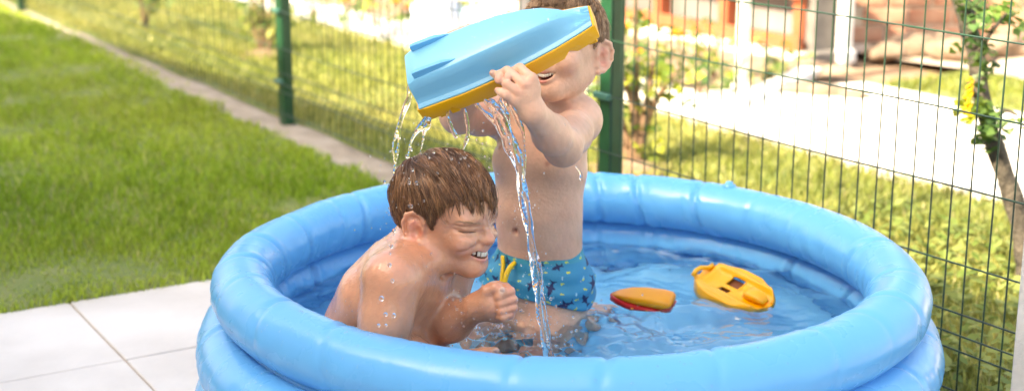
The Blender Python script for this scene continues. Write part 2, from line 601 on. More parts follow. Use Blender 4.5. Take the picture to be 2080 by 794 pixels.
slab_strip('path', [TN(-16, 3.53), TN(1.0, 3.53), TN(1.0, 3.98), TN(-16, 3.98)], -0.05, 0.012, M['path'])
slab_strip('patio', [TN(-4.95, 3.985), TN(1.0, 3.985), TN(1.0, 4.80), TN(-4.75, 4.80)], -0.05, 0.009, M['path'])
M['bed'] = mat('flower_bed_soil', (0.17, 0.11, 0.07), 0.95, (0.30, 0.22, 0.15), 8, 0.8, 40)
grid_sheet('flower_bed', -16, -4.96, 3.99, 4.98, M['bed'], 0.005, 0.02, 0.15)
grid_sheet('upper_lawn', -4.75, 1.0, 4.82, 5.5, M['turf'], 0.0, 0.01, 0.2)
M['gravel'] = mat('pale_gravel', (0.40, 0.32, 0.24), 0.95, (0.52, 0.44, 0.36), 7, 0.8, 50)
grid_sheet('gravel_yard', -24, 1.0, 5.52, 14, M['gravel'], 0.0, 0.02, 0.4)
p = scatter(-4.7, 1.0, 4.86, 5.48, 5000)
blades('upper_lawn_grass', p, RNG.uniform(0.03, 0.05, len(p)), RNG.uniform(0.009, 0.013, len(p)),
       grass_cols(p, (0.16, 0.21, 0.03), (0.28, 0.29, 0.07), (0.4, 0.36, 0.15)), 'small patch of grass beyond the white patio at right')

# ------------------------------------------------------------------ unseen building, added and sized to shade pool and lawn
M['render'] = mat('shade_caster_render', (0.78, 0.76, 0.72), 0.9, (0.72, 0.70, 0.66), 3, 0.2, 80)
M['tile'] = mat('roof_tile', (0.34, 0.13, 0.08), 0.8, (0.26, 0.10, 0.06), 10, 0.4, 30)
M['glass'] = mat('window_glass', (0.10, 0.13, 0.16), 0.06, spec=0.8)
M['white_paint'] = mat('white_paint', (0.78, 0.78, 0.76), 0.45)
shade_caster = empty('shade_caster', TN(-4, -3.2, 0))
tag(shade_caster, 'unseen white building with tiled roof, added behind the camera to shade the pool', 'shade_caster')
HT = 4.75
def hpt(t, n, z): return TN(t, n + 0.10*(t+3), z)
def hbox(name, t0, t1, n0, n1, z0, z1, m, parent):
    vs_ = [hpt(t, n, z) for z in (z0, z1) for t, n in ((t0, n0), (t1, n0), (t1, n1), (t0, n1))]
    return obj(name, mesh_data(name, vs_, [(0,3,2,1),(4,5,6,7),(0,1,5,4),(1,2,6,5),(2,3,7,6),(3,0,4,7)], False), m, parent)
hbox('wall', -15, 5, -6.5, -3.0, -0.05, HT-0.12, M['render'], shade_caster)
rf = obj('roof', mesh_data('roof', [hpt(-15.4, -2.6, HT-0.1), hpt(5.4, -2.6, HT-0.1), hpt(5.4, -2.6, HT), hpt(-15.4, -2.6, HT),
     hpt(-15.4, -6.9, HT), hpt(5.4, -6.9, HT), hpt(5.4, -4.75, HT+1.0), hpt(-15.4, -4.75, HT+1.0), hpt(-15.4, -6.9, HT-0.1), hpt(5.4, -6.9, HT-0.1)],
     [(0,1,2,3),(3,2,6,7),(7,6,5,4),(4,5,9,8),(0,8,9,1),(0,3,7,4,8),(1,9,5,6,2)], False), M['tile'], shade_caster)
for k, t in enumerate((-12.5, -9.5, -6.5, -3.5, -0.5, 2.5)):
    for z in (0.9, 3.0):
        w_ = hbox('window', t-0.55, t+0.55, -3.0, -2.96, z, z+1.15, M['white_paint'], shade_caster)
        hbox('pane', t-0.49, t+0.49, -2.96, -2.955, z+0.06, z+1.09, M['glass'], w_)

# ------------------------------------------------------------------ green wire fence
M['green'] = mat('green_coating', (0.006, 0.052, 0.020), 0.35, (0.009, 0.065, 0.028), 25, 0.1, 200)
M['wire'] = mat('green_wire', (0.010, 0.055, 0.024), 0.4, (0.018, 0.032, 0.026), 8, spec=0.5)
M['clip'] = mat('clip_metal', (0.05, 0.16, 0.12), 0.4, metal=0.3)
fence = empty('wire_fence', TN(-5.271, FENCE_N, 0))
tag(fence, 'green welded wire mesh fence with square posts behind the pool', 'fence')
FH = 1.42
def vwire_mesh(fold):
    pts = []
    for z in (0.03, 0.13, 0.155, 0.18, 0.205, 0.30, 0.70, 1.0, 1.025, 1.05, 1.075, FH):
        off = fold if z in (0.155, 0.18, 1.025, 1.05) else 0.0
        pts.append(V(0, off, z))
    mb = MB(); mb.tube(pts, 0.0018, 6)
    return mesh_data('wire', np.array(mb.v), mb.f)
vw, vw_flat = vwire_mesh(.018), vwire_mesh(.0)
fr = math.atan2(TV[1], TV[0])
t_ = -11.6
wires = 0
while t_ < -0.55:
    if min(abs(t_+5.271), abs(t_+3.026)) > 0.02 and t_ > -11.55:
        o = obj('wire', vw if t_ < -3.03 else vw_flat, M['wire'], fence, world_coords=False)
        q = TN(t_, FENCE_N, 0) - np.array(fence.location)
        o.location = tuple(q); o.rotation_euler = (random.gauss(0, 0.004), random.gauss(0, 0.006), fr)
        wires += 1
    t_ += 0.05 if t_ > -8.5 else 0.075
for z, off in ((0.045, 0), (0.13, 0), (0.168, 0.014), (0.205, 0), (0.302, 0), (0.45, 0), (0.598, 0), (0.745, 0), (0.90, 0), (1.0, 0), (1.038, 0.014), (1.075, 0), (1.22, 0), (1.38, 0)):
    mb = MB()
    pts = [TN(t, FENCE_N - 0.004 - off, z + 0.0025*math.sin(t*5.1+z*9)) for t in np.linspace(-11.55, -0.6, 60)]
    mb.tube(pts, 0.0019, 6)
    mb.build('wire', M['wire'], fence)
for t in (-9.86, -5.271, -3.026):
    mb = MB()
    c = TN(t, FENCE_N + 0.022, 0.71)
    mb.box(c, (0.058, 0.045, 1.50), fr, bevel=0.005)
    po = mb.build('post', M['green'], fence, smooth=False)
    mb = MB(); mb.box(TN(t, FENCE_N + 0.022, 1.47), (0.064, 0.05, 0.02), fr, bevel=0.004)
    mb.build('post_cap', M['green'], po, smooth=False)
    for z in (0.168, 0.45, 0.745, 1.038):
        mb = MB(); mb.box(TN(t, FENCE_N - 0.008, z), (0.07, 0.016, 0.018), fr, bevel=0.003)
        mb.build('clip', M['clip'], po, smooth=False)
# pale concrete end post just inside the right edge of the frame
mb = MB()
pc = TN(0, 0, 0)
c = W(2106, 700, 2.62)
mb.box((c[0], c[1], 0.20), (0.06, 0.06, 0.44), fr, bevel=0.006)
M['concrete'] = mat('pale_grey_concrete', (0.50, 0.50, 0.47), 0.8, (0.42, 0.42, 0.39), 20, 0.3, 80)
tag(mb.build('concrete_post', M['concrete'], None, smooth=False), 'short pale grey concrete post at the lower right edge by the fence', 'post')

# ------------------------------------------------------------------ plants
M['bark'] = mat('bark', (0.03, 0.025, 0.018), 0.9, (0.085, 0.07, 0.05), 22, 1.0, 90)
M['stem'] = mat('woody_stem', (0.16, 0.09, 0.05), 0.85, (0.26, 0.16, 0.09), 30, 0.6, 90)
def leaf_mat(name, a, b):
    m = mat(name, a, 0.45, b, 6, spec=0.4, translucent=0.35)
    n, l = nodes_of(m)
    # every leaf object differs a little in tone
    oi = n.new('ShaderNodeObjectInfo')
    rp = [k for k in n if k.type == 'VALTORGB'][0]
    mixn = [k for k in n if k.type == 'MIX'][0]
    l.new(oi.outputs['Random'], mixn.inputs['Factor'])
    return m
M['leaf_y'] = leaf_mat('yellow_green_leaf', (0.15, 0.24, 0.03), (0.42, 0.42, 0.05))
M['leaf_g'] = leaf_mat('green_leaf', (0.05, 0.13, 0.025), (0.16, 0.26, 0.05))
M['leaf_d'] = leaf_mat('dark_leaf', (0.03, 0.08, 0.02), (0.10, 0.17, 0.03))
M['petal_y'] = mat('yellow_petal', (0.80, 0.62, 0.02), 0.5, (0.85, 0.50, 0.02), 30, translucent=0.3)
M['petal_o'] = mat('orange_petal', (0.80, 0.28, 0.02), 0.5, (0.85, 0.40, 0.02), 30, translucent=0.3)

def leaf_mesh(kind):
    if kind == 'lobed':
        prof = [(0,0),(0.30,-0.10),(0.52,0.12),(0.40,0.30),(0.62,0.55),(0.36,0.58),(0.30,0.78),(0,1.05)]
    else:
        prof = [(0,0),(0.18,0.15),(0.30,0.42),(0.24,0.70),(0.10,0.92),(0,1.05)]
    right = [V(x, y, 0.16*abs(x) - 0.12*y*y) for x, y in prof]
    left = [V(-x, y, 0.16*abs(x) - 0.12*y*y) for x, y in prof[1:-1]]
    v = right + left
    f = []
    nr = len(right)
    mid = [V(0, y, -0.12*y*y) for y in (0.25, 0.6)]
    v += mid
    a, b = len(v)-2, len(v)-1
    for i in range(nr-1):
        f.append((a if right[i][1] < 0.45 else b, i, i+1))
    lidx = [0] + list(range(nr, nr+len(left))) + [nr-1]
    for i in range(len(lidx)-1):
        f.append((a if v[lidx[i]][1] < 0.45 else b, lidx[i+1], lidx[i]))
    return np.array(v), f
LOBED = mesh_data('leaf_lobed', *leaf_mesh('lobed'))
OVAL = mesh_data('leaf_oval', *leaf_mesh('oval'))
LEAF = {}
def leaf(parent, pos, size, m, kind='lobed', toward=None):
    key = (kind, m.name)
    if key not in LEAF:
        d = (LOBED if kind == 'lobed' else OVAL).copy(); d.materials.append(m); LEAF[key] = d
    o = obj('leaf', LEAF[key], None, parent, world_coords=False)
    base = np.array(parent.location)
    o.location = tuple(np.asarray(pos) - base)
    o.rotation_euler = (random.uniform(-1.2, 0.6), random.uniform(-0.8, 0.8), random.uniform(0, 6.28))
    o.scale = (size, size, size)
    return o

def shrub(name, base, tips, nleaf, size, spread, m, label, cat, kind='lobed', r0=0.012, group=None, stem_m='stem', trunk_pts=None):
    e = empty(name, base)
    tag(e, label, cat, group)
    mb = MB()
    pts_all = []
    for tip in tips:
        mid = (np.asarray(base)+np.asarray(tip))/2 + V(random.gauss(0, .03), random.gauss(0, .03), 0.02)
        sp = spline([np.asarray(base) - V(0,0,0.03), mid, tip], 8)
        mb.tube(sp, list(np.linspace(r0, r0*0.3, 8)), 6)
        pts_all.append(sp)
    mb.build('stem', M[stem_m], e)
    for k in range(nleaf):
        sp = random.choice(pts_all)
        q = sp[min(7, int(random.betavariate(3, 1.3)*8))]
        pos = q + V(random.gauss(0, spread), random.gauss(0, spread), random.gauss(0, spread*0.8))
        pos[2] = max(pos[2], 0.03)
        leaf(e, pos, size*random.uniform(0.6, 1.3), random.choice(m) if isinstance(m, list) else m, kind)
    return e

def G2(px, py, z=0.0): return G(px, py, z)
b0 = G(535, 108)
shrub('young_shrub', b0, [b0+V(-0.10, 0, 0.42), b0+V(0.02, .05, 0.62), b0+V(0.10, -.03, 0.40), b0+V(-0.05, .08, 0.30), b0+V(0.17, 0, 0.22)], 130, 0.05, 0.06,
      [M['leaf_g'], M['leaf_y']], 'small leafy shrub behind the left fence post', 'shrub', group='shrubs along the fence')
b0 = G(296, 62)
shrub('sapling', b0, [b0+V(0.0, 0, 0.7), b0+V(0.09, .05, 0.20), b0+V(-0.06, .03, 0.45)], 46, 0.055, 0.04,
      [M['leaf_d'], M['leaf_g']], 'thin dark sapling at the far left beyond the lawn', 'sapling')
b0 = G(1290, 338)
shrub('vine_shrub', b0, [b0+V(-0.06, .05, 0.32), b0+V(-0.10, 0.1, 0.52), b0+V(0.06, .05, 0.36), b0+V(-0.12, .02, 0.42), b0+V(0.0, .12, 0.60), b0+V(0.13, 0.0, 0.33)], 120, 0.055, 0.055,
      [M['leaf_y'], M['leaf_y'], M['leaf_g']], 'yellow green leafy vine shrub beside the right fence post', 'shrub', r0=0.022, group='shrubs along the fence')
for q, w_ in ((G(535, 112), 0.16), (G(1275, 345), 0.2)):
    mb = MB()
    ring = [[q + V(w_*k*math.cos(a)*(1+0.12*math.sin(3*a)), w_*k*math.sin(a)*(1+0.1*math.sin(2*a+1)), 0.035-0.04*k) for a in np.linspace(0, 6.283, 18)[:-1]] for k in (1, .6, .15)]
    mb.loft(ring)
    tag(mb.build('bare_soil', M['soil']), kind='structure')

# leaning tree on the right, beyond the fence
tb = G(2092, 590)
tree = empty('leaning_tree', tb)
tag(tree, 'slender leaning tree with dark bark and few leaves at the right edge', 'tree')
dT = 3.55
tp = [tb - V(0, 0, 0.05), W(2086, 520, 3.60), W(2060, 410, 3.62), W(2022, 300, 3.64), W(1994, 200, 3.66), W(1984, 120, 3.68), W(1962, 40, 3.70), W(1944, -40, 3.72), W(1930, -160, 3.75), W(1950, -330, 3.8)]
sp = spline(tp, 34)
mb = MB()
rad = np.interp(np.linspace(0, 1, 34), [0, .15, .4, .7, 1], [.038, .027, .022, .023, .012]) * (1 + 0.10*np.sin(np.arange(34)*1.9))
mb.tube(sp, list(rad), 12)
trunk = mb.build('trunk', M['bark'], tree)
for a, b_, c_ in (((1985,118,3.68),(2010,70,3.62),(2052,20,3.58)), ((1962,40,3.70),(1985,15,3.75),(2010,-40,3.8)), ((1996,205,3.66),(1978,190,3.6),(1966,165,3.58)), ((2010,250,3.65),(2040,225,3.6),(2068,235,3.57)), ((1944,-40,3.72),(1900,-120,3.8),(1850,-200,3.85))):
    mb = MB(); mb.tube(spline([W(*a), W(*b_), W(*c_)], 7), list(np.linspace(.010, .003, 7)), 6)
    mb.build('branch', M['bark'], tree)
for (px, py, d, nn, sx, sy, mm) in ((2000,35,3.65,12,20,26,'leaf_g'), (2045,35,3.6,14,28,22,'leaf_g'), (2005,90,3.62,10,14,26,'leaf_d'), (1965,50,3.64,12,12,30,'leaf_d'), (1990,150,3.62,8,8,30,'leaf_d'), (1972,215,3.6,12,10,18,'leaf_y'),
        (2008,235,3.60,20,16,30,'leaf_d'), (2050,240,3.58,7,18,12,'leaf_g'), (1975,235,3.6,4,8,12,'leaf_y'), (1955,5,3.7,8,20,12,'leaf_d'), (2015,290,3.63,5,10,14,'leaf_d'),
        (1930,-150,3.75,16,60,60,'leaf_g'), (1850,-200,3.85,14,50,40,'leaf_g'), (1960,-300,3.8,16,60,50,'leaf_g')):
    for k in range(nn):
        leaf(tree, W(px+random.gauss(0, sx*.7), py+random.gauss(0, sy*.7), d+random.gauss(0, .03)), random.uniform(.028, .055), M[mm])
for k in range(8):
    q = W(1970+random.gauss(0, 7), 165+11*k+random.gauss(0, 4), 3.58)
    mb = MB()
    for j in range(6):
        a = j*1.047
        mb.ico(q + V(.006*math.cos(a), .005*math.sin(a*2), .006*math.sin(a)), .0045, 1, (1, .4, 1))
    mb.build('blossom', M['petal_y'], tree)

# flowers in the bed and by the vine
def flower(base, h, m, label, r=0.05, nleaf=12):
    e = empty('flowering_plant', base)
    tag(e, label, 'flower', 'flowers behind the fence')
    top = np.asarray(base) + V(random.gauss(0, .03), 0, h)
    mb = MB(); mb.tube(spline([base, (np.asarray(base)+top)/2+V(.02, 0, 0), top], 6), [.006]*6, 6)
    mb.build('stem', M['leaf_g'], e)
    mb = MB()
    for lay, (rr, zz, nn) in enumerate(((1.0, 0, 9), (.68, .012, 7), (.35, .022, 5))):
        for k in range(nn):
            a = 6.283*k/nn + lay
            d_ = V(math.cos(a), math.sin(a), 0); s_ = V(-math.sin(a), math.cos(a), 0)
            o_ = top + V(0, 0, zz)
            w_ = r*rr*0.42
            mb.add([o_, o_+d_*r*rr*.55+s_*w_+V(0,0,.012), o_+d_*r*rr+V(0,0,.004-.01*lay), o_+d_*r*rr*.55-s_*w_+V(0,0,.012)], [(0,1,2,3)])
    mb.build('blossom', m, e)
    for k in range(nleaf):
        leaf(e, np.asarray(base)+V(random.gauss(0, .06), random.gauss(0, .06), random.uniform(.05, h*.75)), random.uniform(.05, .09), M['leaf_g'], 'oval')
    return e
for (px, py, top, mm, lb, r) in ((1376, 168, 72, 'petal_y', 'large yellow flower in the bed behind the fence', .075),
        (1478, 180, 92, 'petal_o', 'orange flower left of the white post behind the fence', .05),
        (1256, 150, 58, 'petal_o', 'orange flower just right of the standing boy\'s ear', .05),
        (1310, 160, 106, 'petal_o', 'low orange flower between vine shrub and yellow flower', .04),
        (695, 52, 4, 'petal_o', 'orange flower in the bed right of the left fence post', .065),
        (808, 62, 6, 'petal_o', 'orange flower above the shoes on the path', .055),
        (852, 66, 10, 'petal_y', 'yellow flower left of the white bundle in the flower bed', .07),
        (832, 60, 18, 'petal_o', 'small orange flower beside the yellow one near the white bundle', .05)):
    b_ = G(px, py, 0.01)
    d_ = math.hypot(b_[1], b_[2]-CAM_Z)
    flower(b_, (py-top)/FPX*d_*0.98, M[mm], lb, r)
for (px, py, h, lb) in ((640, 45, .3, 'low leafy plant in the bed just right of the left fence post'), (735, 42, .34, 'leafy bed plant right of the orange flower near the left post'),
        (775, 55, .28, 'leafy bed plant directly behind the left shoe on the path'), (930, 62, .25, 'leafy bed plant right of the white fabric bundle'),
        (1340, 178, .24, 'leafy bed plant just left of the large yellow flower'), (1420, 190, .22, 'leafy bed plant by the path right of the large yellow flower'),
        (1450, 150, .24, 'leafy bed plant left of the orange flower by the cream post'), (1560, 165, .2, 'leafy bed plant right of the slim cream post')):
    b_ = G(px, py, 0.01)
    shrub('bed_plant', b_, [b_+V(random.gauss(0, .08), random.gauss(0, .08), h*random.uniform(.6, 1)) for _ in range(4)], 26, .085, .05,
          [M['leaf_g'], M['leaf_y'], M['leaf_d']], lb, 'plant', 'oval', r0=.006, group='leafy plants in the flower bed')

# ------------------------------------------------------------------ things beyond the path
M['orange_wood'] = mat('orange_stained_wood', (0.40, 0.10, 0.04), 0.65, (0.32, 0.08, 0.03), 12, 0.3, 60)
M['orange_wood2'] = mat('pale_orange_wood', (0.46, 0.17, 0.09), 0.65, (0.40, 0.14, 0.07), 12, 0.3, 60)
M['grey_wood'] = mat('weathered_wood', (0.18, 0.165, 0.15), 0.85, (0.13, 0.12, 0.11), 14, 0.5, 60)
M['white_post'] = mat('cream_paint', (0.72, 0.68, 0.60), 0.6, (0.66, 0.60, 0.52), 9)
M['brick'] = mat('orange_brick', (0.36, 0.15, 0.09), 0.85, (0.46, 0.26, 0.17), 9, 0.4, 60)
M['stone'] = mat('warm_stone', (0.24, 0.17, 0.12), 0.9, (0.16, 0.115, 0.08), 9, 0.8, 30)

# low orange timber railing on a white plinth
rail_n = 5.1
rl = empty('timber_railing', TN(-7.5, rail_n, 0))
tag(rl, 'orange stained timber railing with dark gaps beyond the flower bed', 'railing')
tA, tB = -9.7, -5.5
for t in np.arange(tA, tB+.01, .60):
    mb = MB(); mb.box(TN(t, rail_n, .42), (.075, .09, .86), fr, bevel=.006); mb.build('post', M['orange_wood'], rl, smooth=False)
for z, h_, mm in ((.085, .075, 'orange_wood'), (.345, .065, 'orange_wood2'), (.78, .08, 'orange_wood')):
    mb = MB(); mb.box(TN((tA+tB)/2, rail_n-.065, z), (tB-tA+.12, .03, h_), fr, bevel=.004); mb.build('rail', M[mm], rl, smooth=False)
M['dark_board'] = mat('grey_board', (0.13, 0.12, 0.11), 0.8, (0.22, 0.20, 0.19), 3, 0.3, 20)
for k, t in enumerate(np.arange(tA+.3, tB, .60)):
    mb = MB(); mb.box(TN(t, rail_n+.035, .42), (.50, .02, .62), fr, bevel=.004); mb.build('board', M['dark_board'], rl, smooth=False)
mb = MB(); mb.box(TN((tA+tB)/2, rail_n-.02, .0), (tB-tA+.2, .26, .09), fr, bevel=.01)
mb.build('plinth', M['path'], rl, smooth=False)

def post(name, px, py, w, h, m, label):
    q = G(px, py)
    mb = MB(); mb.box((q[0], q[1], h/2-.03), (w, w, h), fr, bevel=w*.06)
    e = empty(name, q); tag(e, label, 'post')
    mb.build('shaft', m, e, smooth=False)
    mb = MB(); mb.box((q[0], q[1], .02), (w*1.5, w*1.5, .06), fr, bevel=w*.06); mb.build('base', m, e, smooth=False)
    mb = MB(); mb.box((q[0], q[1], h-.03+.012), (w*1.25, w*1.25, .03), fr, bevel=w*.06); mb.build('cap', m, e, smooth=False)
post('cream_post', 1504, 193, .042, 1.9, M['white_post'], 'slim cream painted post rising from the edge of the flower bed')
post('grey_post', 1652, 118, .17, 1.7, M['grey_wood'], 'thick weathered grey wooden post at the end of the orange railing')
post('white_pillar', 1713, 122, .06, 1.7, M['white_paint'], 'white painted pillar right of the thick grey post')
post('grey_pole', 1238, 190, .10, 1.6, M['grey_wood'], 'grey wooden pole behind the standing boy\'s head')
post('dark_post', 1084, 40, .16, 1.2, mat('dark_grey_paint', (.06, .065, .07), .6, (.09, .09, .1), 8), 'dark grey post behind the boat\'s bow at the top edge')

# white board leaning at the corner of the patio
a, b_ = G(1492, 212, .02), W(1648, 146, 6.9)
bd = MB(); u = unit(b_-a); sd = unit(np.cross(u, V(0, 0, 1))); up = np.cross(sd, u)
bd.box((a+b_)/2, (np.linalg.norm(b_-a), .10, .045), axes=np.array([u, sd, up]), bevel=.004)
tag(bd.build('white_board', M['white_paint'], None, smooth=False), 'long white board lying at a slant across the patio corner', 'board')
def rock(px, py, s, label, m='stone'):
    q = G(px, py)
    v, f = ICO[2]
    nn = v * (1 + .22*vnoise(v*2.6 + px, int(px) % 50))[:, None] * np.array([s, s*.7, s*.42])
    o = obj('rock', mesh_data('rock', nn + q + V(0, 0, s*.2), f), M[m])
    return tag(o, label, 'rock', 'rocks beyond the patio')
rock(1622, 190, .085, 'brown rock under the slanting white board')
rock(1680, 196, .10, 'flat brown rock right of the white board on the patio')
rock(1735, 202, .07, 'small flat rock at the right end of the rocks on the patio')
rock(1790, 116, .11, 'pinkish rock in front of the brick wall')
rock(1850, 108, .15, 'largest pale rock behind the upper lawn patch')
rock(1905, 96, .14, 'pale rock left of the leaning tree trunk at the top')
rock(2035, 110, .18, 'brown rock right of the leaning tree trunk')
rock(1950, 118, .16, 'small rock directly behind the leaning tree trunk')

# brick wall
bw = empty('brick_wall', G(1805, 88))
tag(bw, 'low orange brick wall in the upper right background', 'wall')
q0 = G(1745, 90)
bmesh_ = {}
for row in range(8):
    for k in range(7):
        L_ = .235
        off = (.12 if row % 2 else 0)
        c = q0 + V(1, 0, 0)*(k*.25+off) + V(0, .05*k*0, 0) + V(0, 0, .06+row*.10)
        if 'b' not in bmesh_:
            mb = MB(); mb.box((0, 0, 0), (L_, .12, .085), 0, bevel=.006); bmesh_['b'] = mesh_data('brick', np.array(mb.v), mb.f, False); bmesh_['b'].materials.append(M['brick'])
        o = obj('brick', bmesh_['b'], None, bw, world_coords=False)
        o.location = tuple(c - np.array(bw.location) + V(random.gauss(0, .002), random.gauss(0, .003), 0))
mb = MB(); mb.box(q0 + V(.85, .0, .42), (1.85, .09, .86), 0); mb.build('mortar', M['mortar'], bw, smooth=False)

# a white-and-blue bundle, a teal bucket and a pair of shoes
bn = empty('fabric_bundle', G(888, 50)); tag(bn, 'white and pale blue crumpled fabric bundle in the flower bed', 'fabric')
M['white_cloth'] = mat('white_cloth', (.72, .76, .82), .9, (.50, .60, .74), 14, .6, 30)
for (px, py, d, r_) in ((890, 28, 8.9, .13), (866, 38, 8.85, .08), (918, 40, 8.85, .075), (898, 44, 8.8, .09)):
    v, f = ICO[2]
    nn = v*(1+.25*vnoise(v*4+px, 9))[:, None]*r_
    obj('fold', mesh_data('fold', nn+G(px, 50, .09)+V(0, 0, (48-py)/FPX*8.8), f), M['white_cloth'], bn)
bk = empty('teal_bucket', G(985, 45)); tag(bk, 'pale teal bucket lying behind the boat at the top edge', 'bucket')
M['teal'] = mat('teal_plastic', (.30, .46, .46), .5)
mb = MB(); q = G(985, 45, .1)
rings = [[q+V(x, r_*math.cos(a), r_*math.sin(a)) for a in np.linspace(0, 6.283, 19)[:-1]] for x, r_ in ((-.14, .085), (.1, .10), (.1, .108), (.115, .108), (.115, .098), (-.12, .08))]
mb.loft(rings); mb.build('body', M['teal'], bk)
mb = MB(); mb.tube([q+V(.11, .10*math.cos(a), .10*math.sin(a)-.02) for a in np.linspace(3.3, 6.1, 9)], .005, 6); mb.build('handle', M['grey_wood'], bk)
M['shoe_g'] = mat('grey_shoe', (.20, .20, .21), .8, (.38, .38, .40), 20)
M['sole'] = mat('white_sole', (.70, .70, .68), .6)
def shoe(px, py, rz, label):
    q = G(px, py, .012); e = empty('shoe', q); tag(e, label, 'shoe', 'shoes on the path')
    cr, sr = math.cos(rz), math.sin(rz)
    def L(x, y, z): return q + V(x*cr-y*sr, x*sr+y*cr, z)
    prof = ((-.085, .026, .06), (-.06, .032, .075), (-.02, .032, .066), (.02, .034, .048), (.055, .036, .036), (.085, .026, .026), (.098, .010, .016))
    mb = MB(); mb.loft([[L(x, w*math.cos(a), .014+max(0, h*math.sin(a))*1.0) for a in np.linspace(-.5, 3.64, 12)] for x, w, h in prof]); mb.build('upper', M['shoe_g'], e)
    mb = MB(); mb.loft([[L(x, s*w*1.12, z) for s, z in ((-1, 0), (1, 0), (1, .016), (-1, .016))] for x, w, h in prof]); mb.build('sole', M['sole'], e, smooth=False)
shoe(800, 80, .35, 'grey shoe on the white path, left of its pair')
shoe(848, 70, .1, 'dark grey shoe at the far edge of the white path')

# unseen trees, added to vary what the water reflects
M['crown'] = mat('far_leaf', (.05, .10, .02), .6, attr='col', translucent=.3)
def far_tree(x, y, h, r, label, seed):
    rr = np.random.default_rng(seed)
    e = empty('reflection_tree', (x, y, 0)); tag(e, label, 'tree', 'garden trees beyond the yard')
    mb = MB(); mb.tube(spline([V(x, y, -.05), V(x+.1, y, h*.3), V(x-.05, y+.1, h*.65)], 8), list(np.linspace(.16, .07, 8)), 9)
    for k in range(5):
        a = rr.uniform(0, 6.28); mb.tube(spline([V(x, y, h*.4), V(x+.4*r*math.cos(a), y+.4*r*math.sin(a), h*.6), V(x+.8*r*math.cos(a), y+.8*r*math.sin(a), h*.75)], 6), list(np.linspace(.06, .02, 6)), 6)
    mb.build('trunk', M['bark'], e)
    n = 5000
    cl = rr.normal(size=(26, 3)); cl = cl/np.linalg.norm(cl, axis=1)[:, None]*rr.uniform(.35, .95, (26, 1))
    q = cl[rr.integers(0, 26, n)] + rr.normal(0, .17, (n, 3))
    c = V(x, y, h*.68) + q*np.array([r, r, h*.34])
    a1 = rr.normal(size=(n, 3)); a1 = a1/np.linalg.norm(a1, axis=1)[:, None]*.075
    a2 = np.cross(a1, rr.normal(size=(n, 3))); a2 = a2/np.linalg.norm(a2, axis=1)[:, None]*.045
    v = np.stack([c-a1, c-a2, c+a1, c+a2], 1).reshape(-1, 3)
    w = rr.uniform(0, 1, (n, 1)); cols = np.array([.04, .085, .015])*(1-w)+np.array([.13, .19, .04])*w
    tag(obj('crown', mesh_data('crown', v, np.arange(4*n).reshape(n, 4), True, np.repeat(cols, 4, 0)), M['crown'], e), kind='stuff')
far_tree(-3.4, 15.5, 4.6, 1.7, 'unseen tree added for reflections, farthest left beyond the yard', 1)
far_tree(1.6, 16.5, 4.0, 1.5, 'unseen tree added for reflections, straight behind the boys beyond the yard', 2)
far_tree(6.6, 13.5, 5.0, 1.8, 'unseen tree added for reflections, farthest right beyond the yard', 3)

# ================================================================== inflatable pool
PC = V(0.107, 2.64, 0)
WATER_Z = 0.190
M['pvc'] = mat('blue_pvc', (0.105, 0.45, 0.82), 0.20, spec=0.6, sss=0.0, bump=0.07, bscale=38, rough2=0.36, scale=7)
M['pvc_in'] = mat('blue_pvc_floor', (0.20, 0.64, 0.95), 0.35, (0.16, 0.58, 0.92), 5, spec=0.5)
_n, _l = nodes_of(M['pvc'])
_b = _n['Principled BSDF']
_t = _n.new('ShaderNodeBsdfTranslucent'); _t.inputs['Color'].default_value = (0.05, 0.42, 0.95, 1)
_m = _n.new('ShaderNodeMixShader'); _m.inputs[0].default_value = 0.12
_l.new(_b.outputs[0], _m.inputs[1]); _l.new(_t.outputs[0], _m.inputs[2]); _l.new(_m.outputs[0], _n['Material Output'].inputs['Surface'])

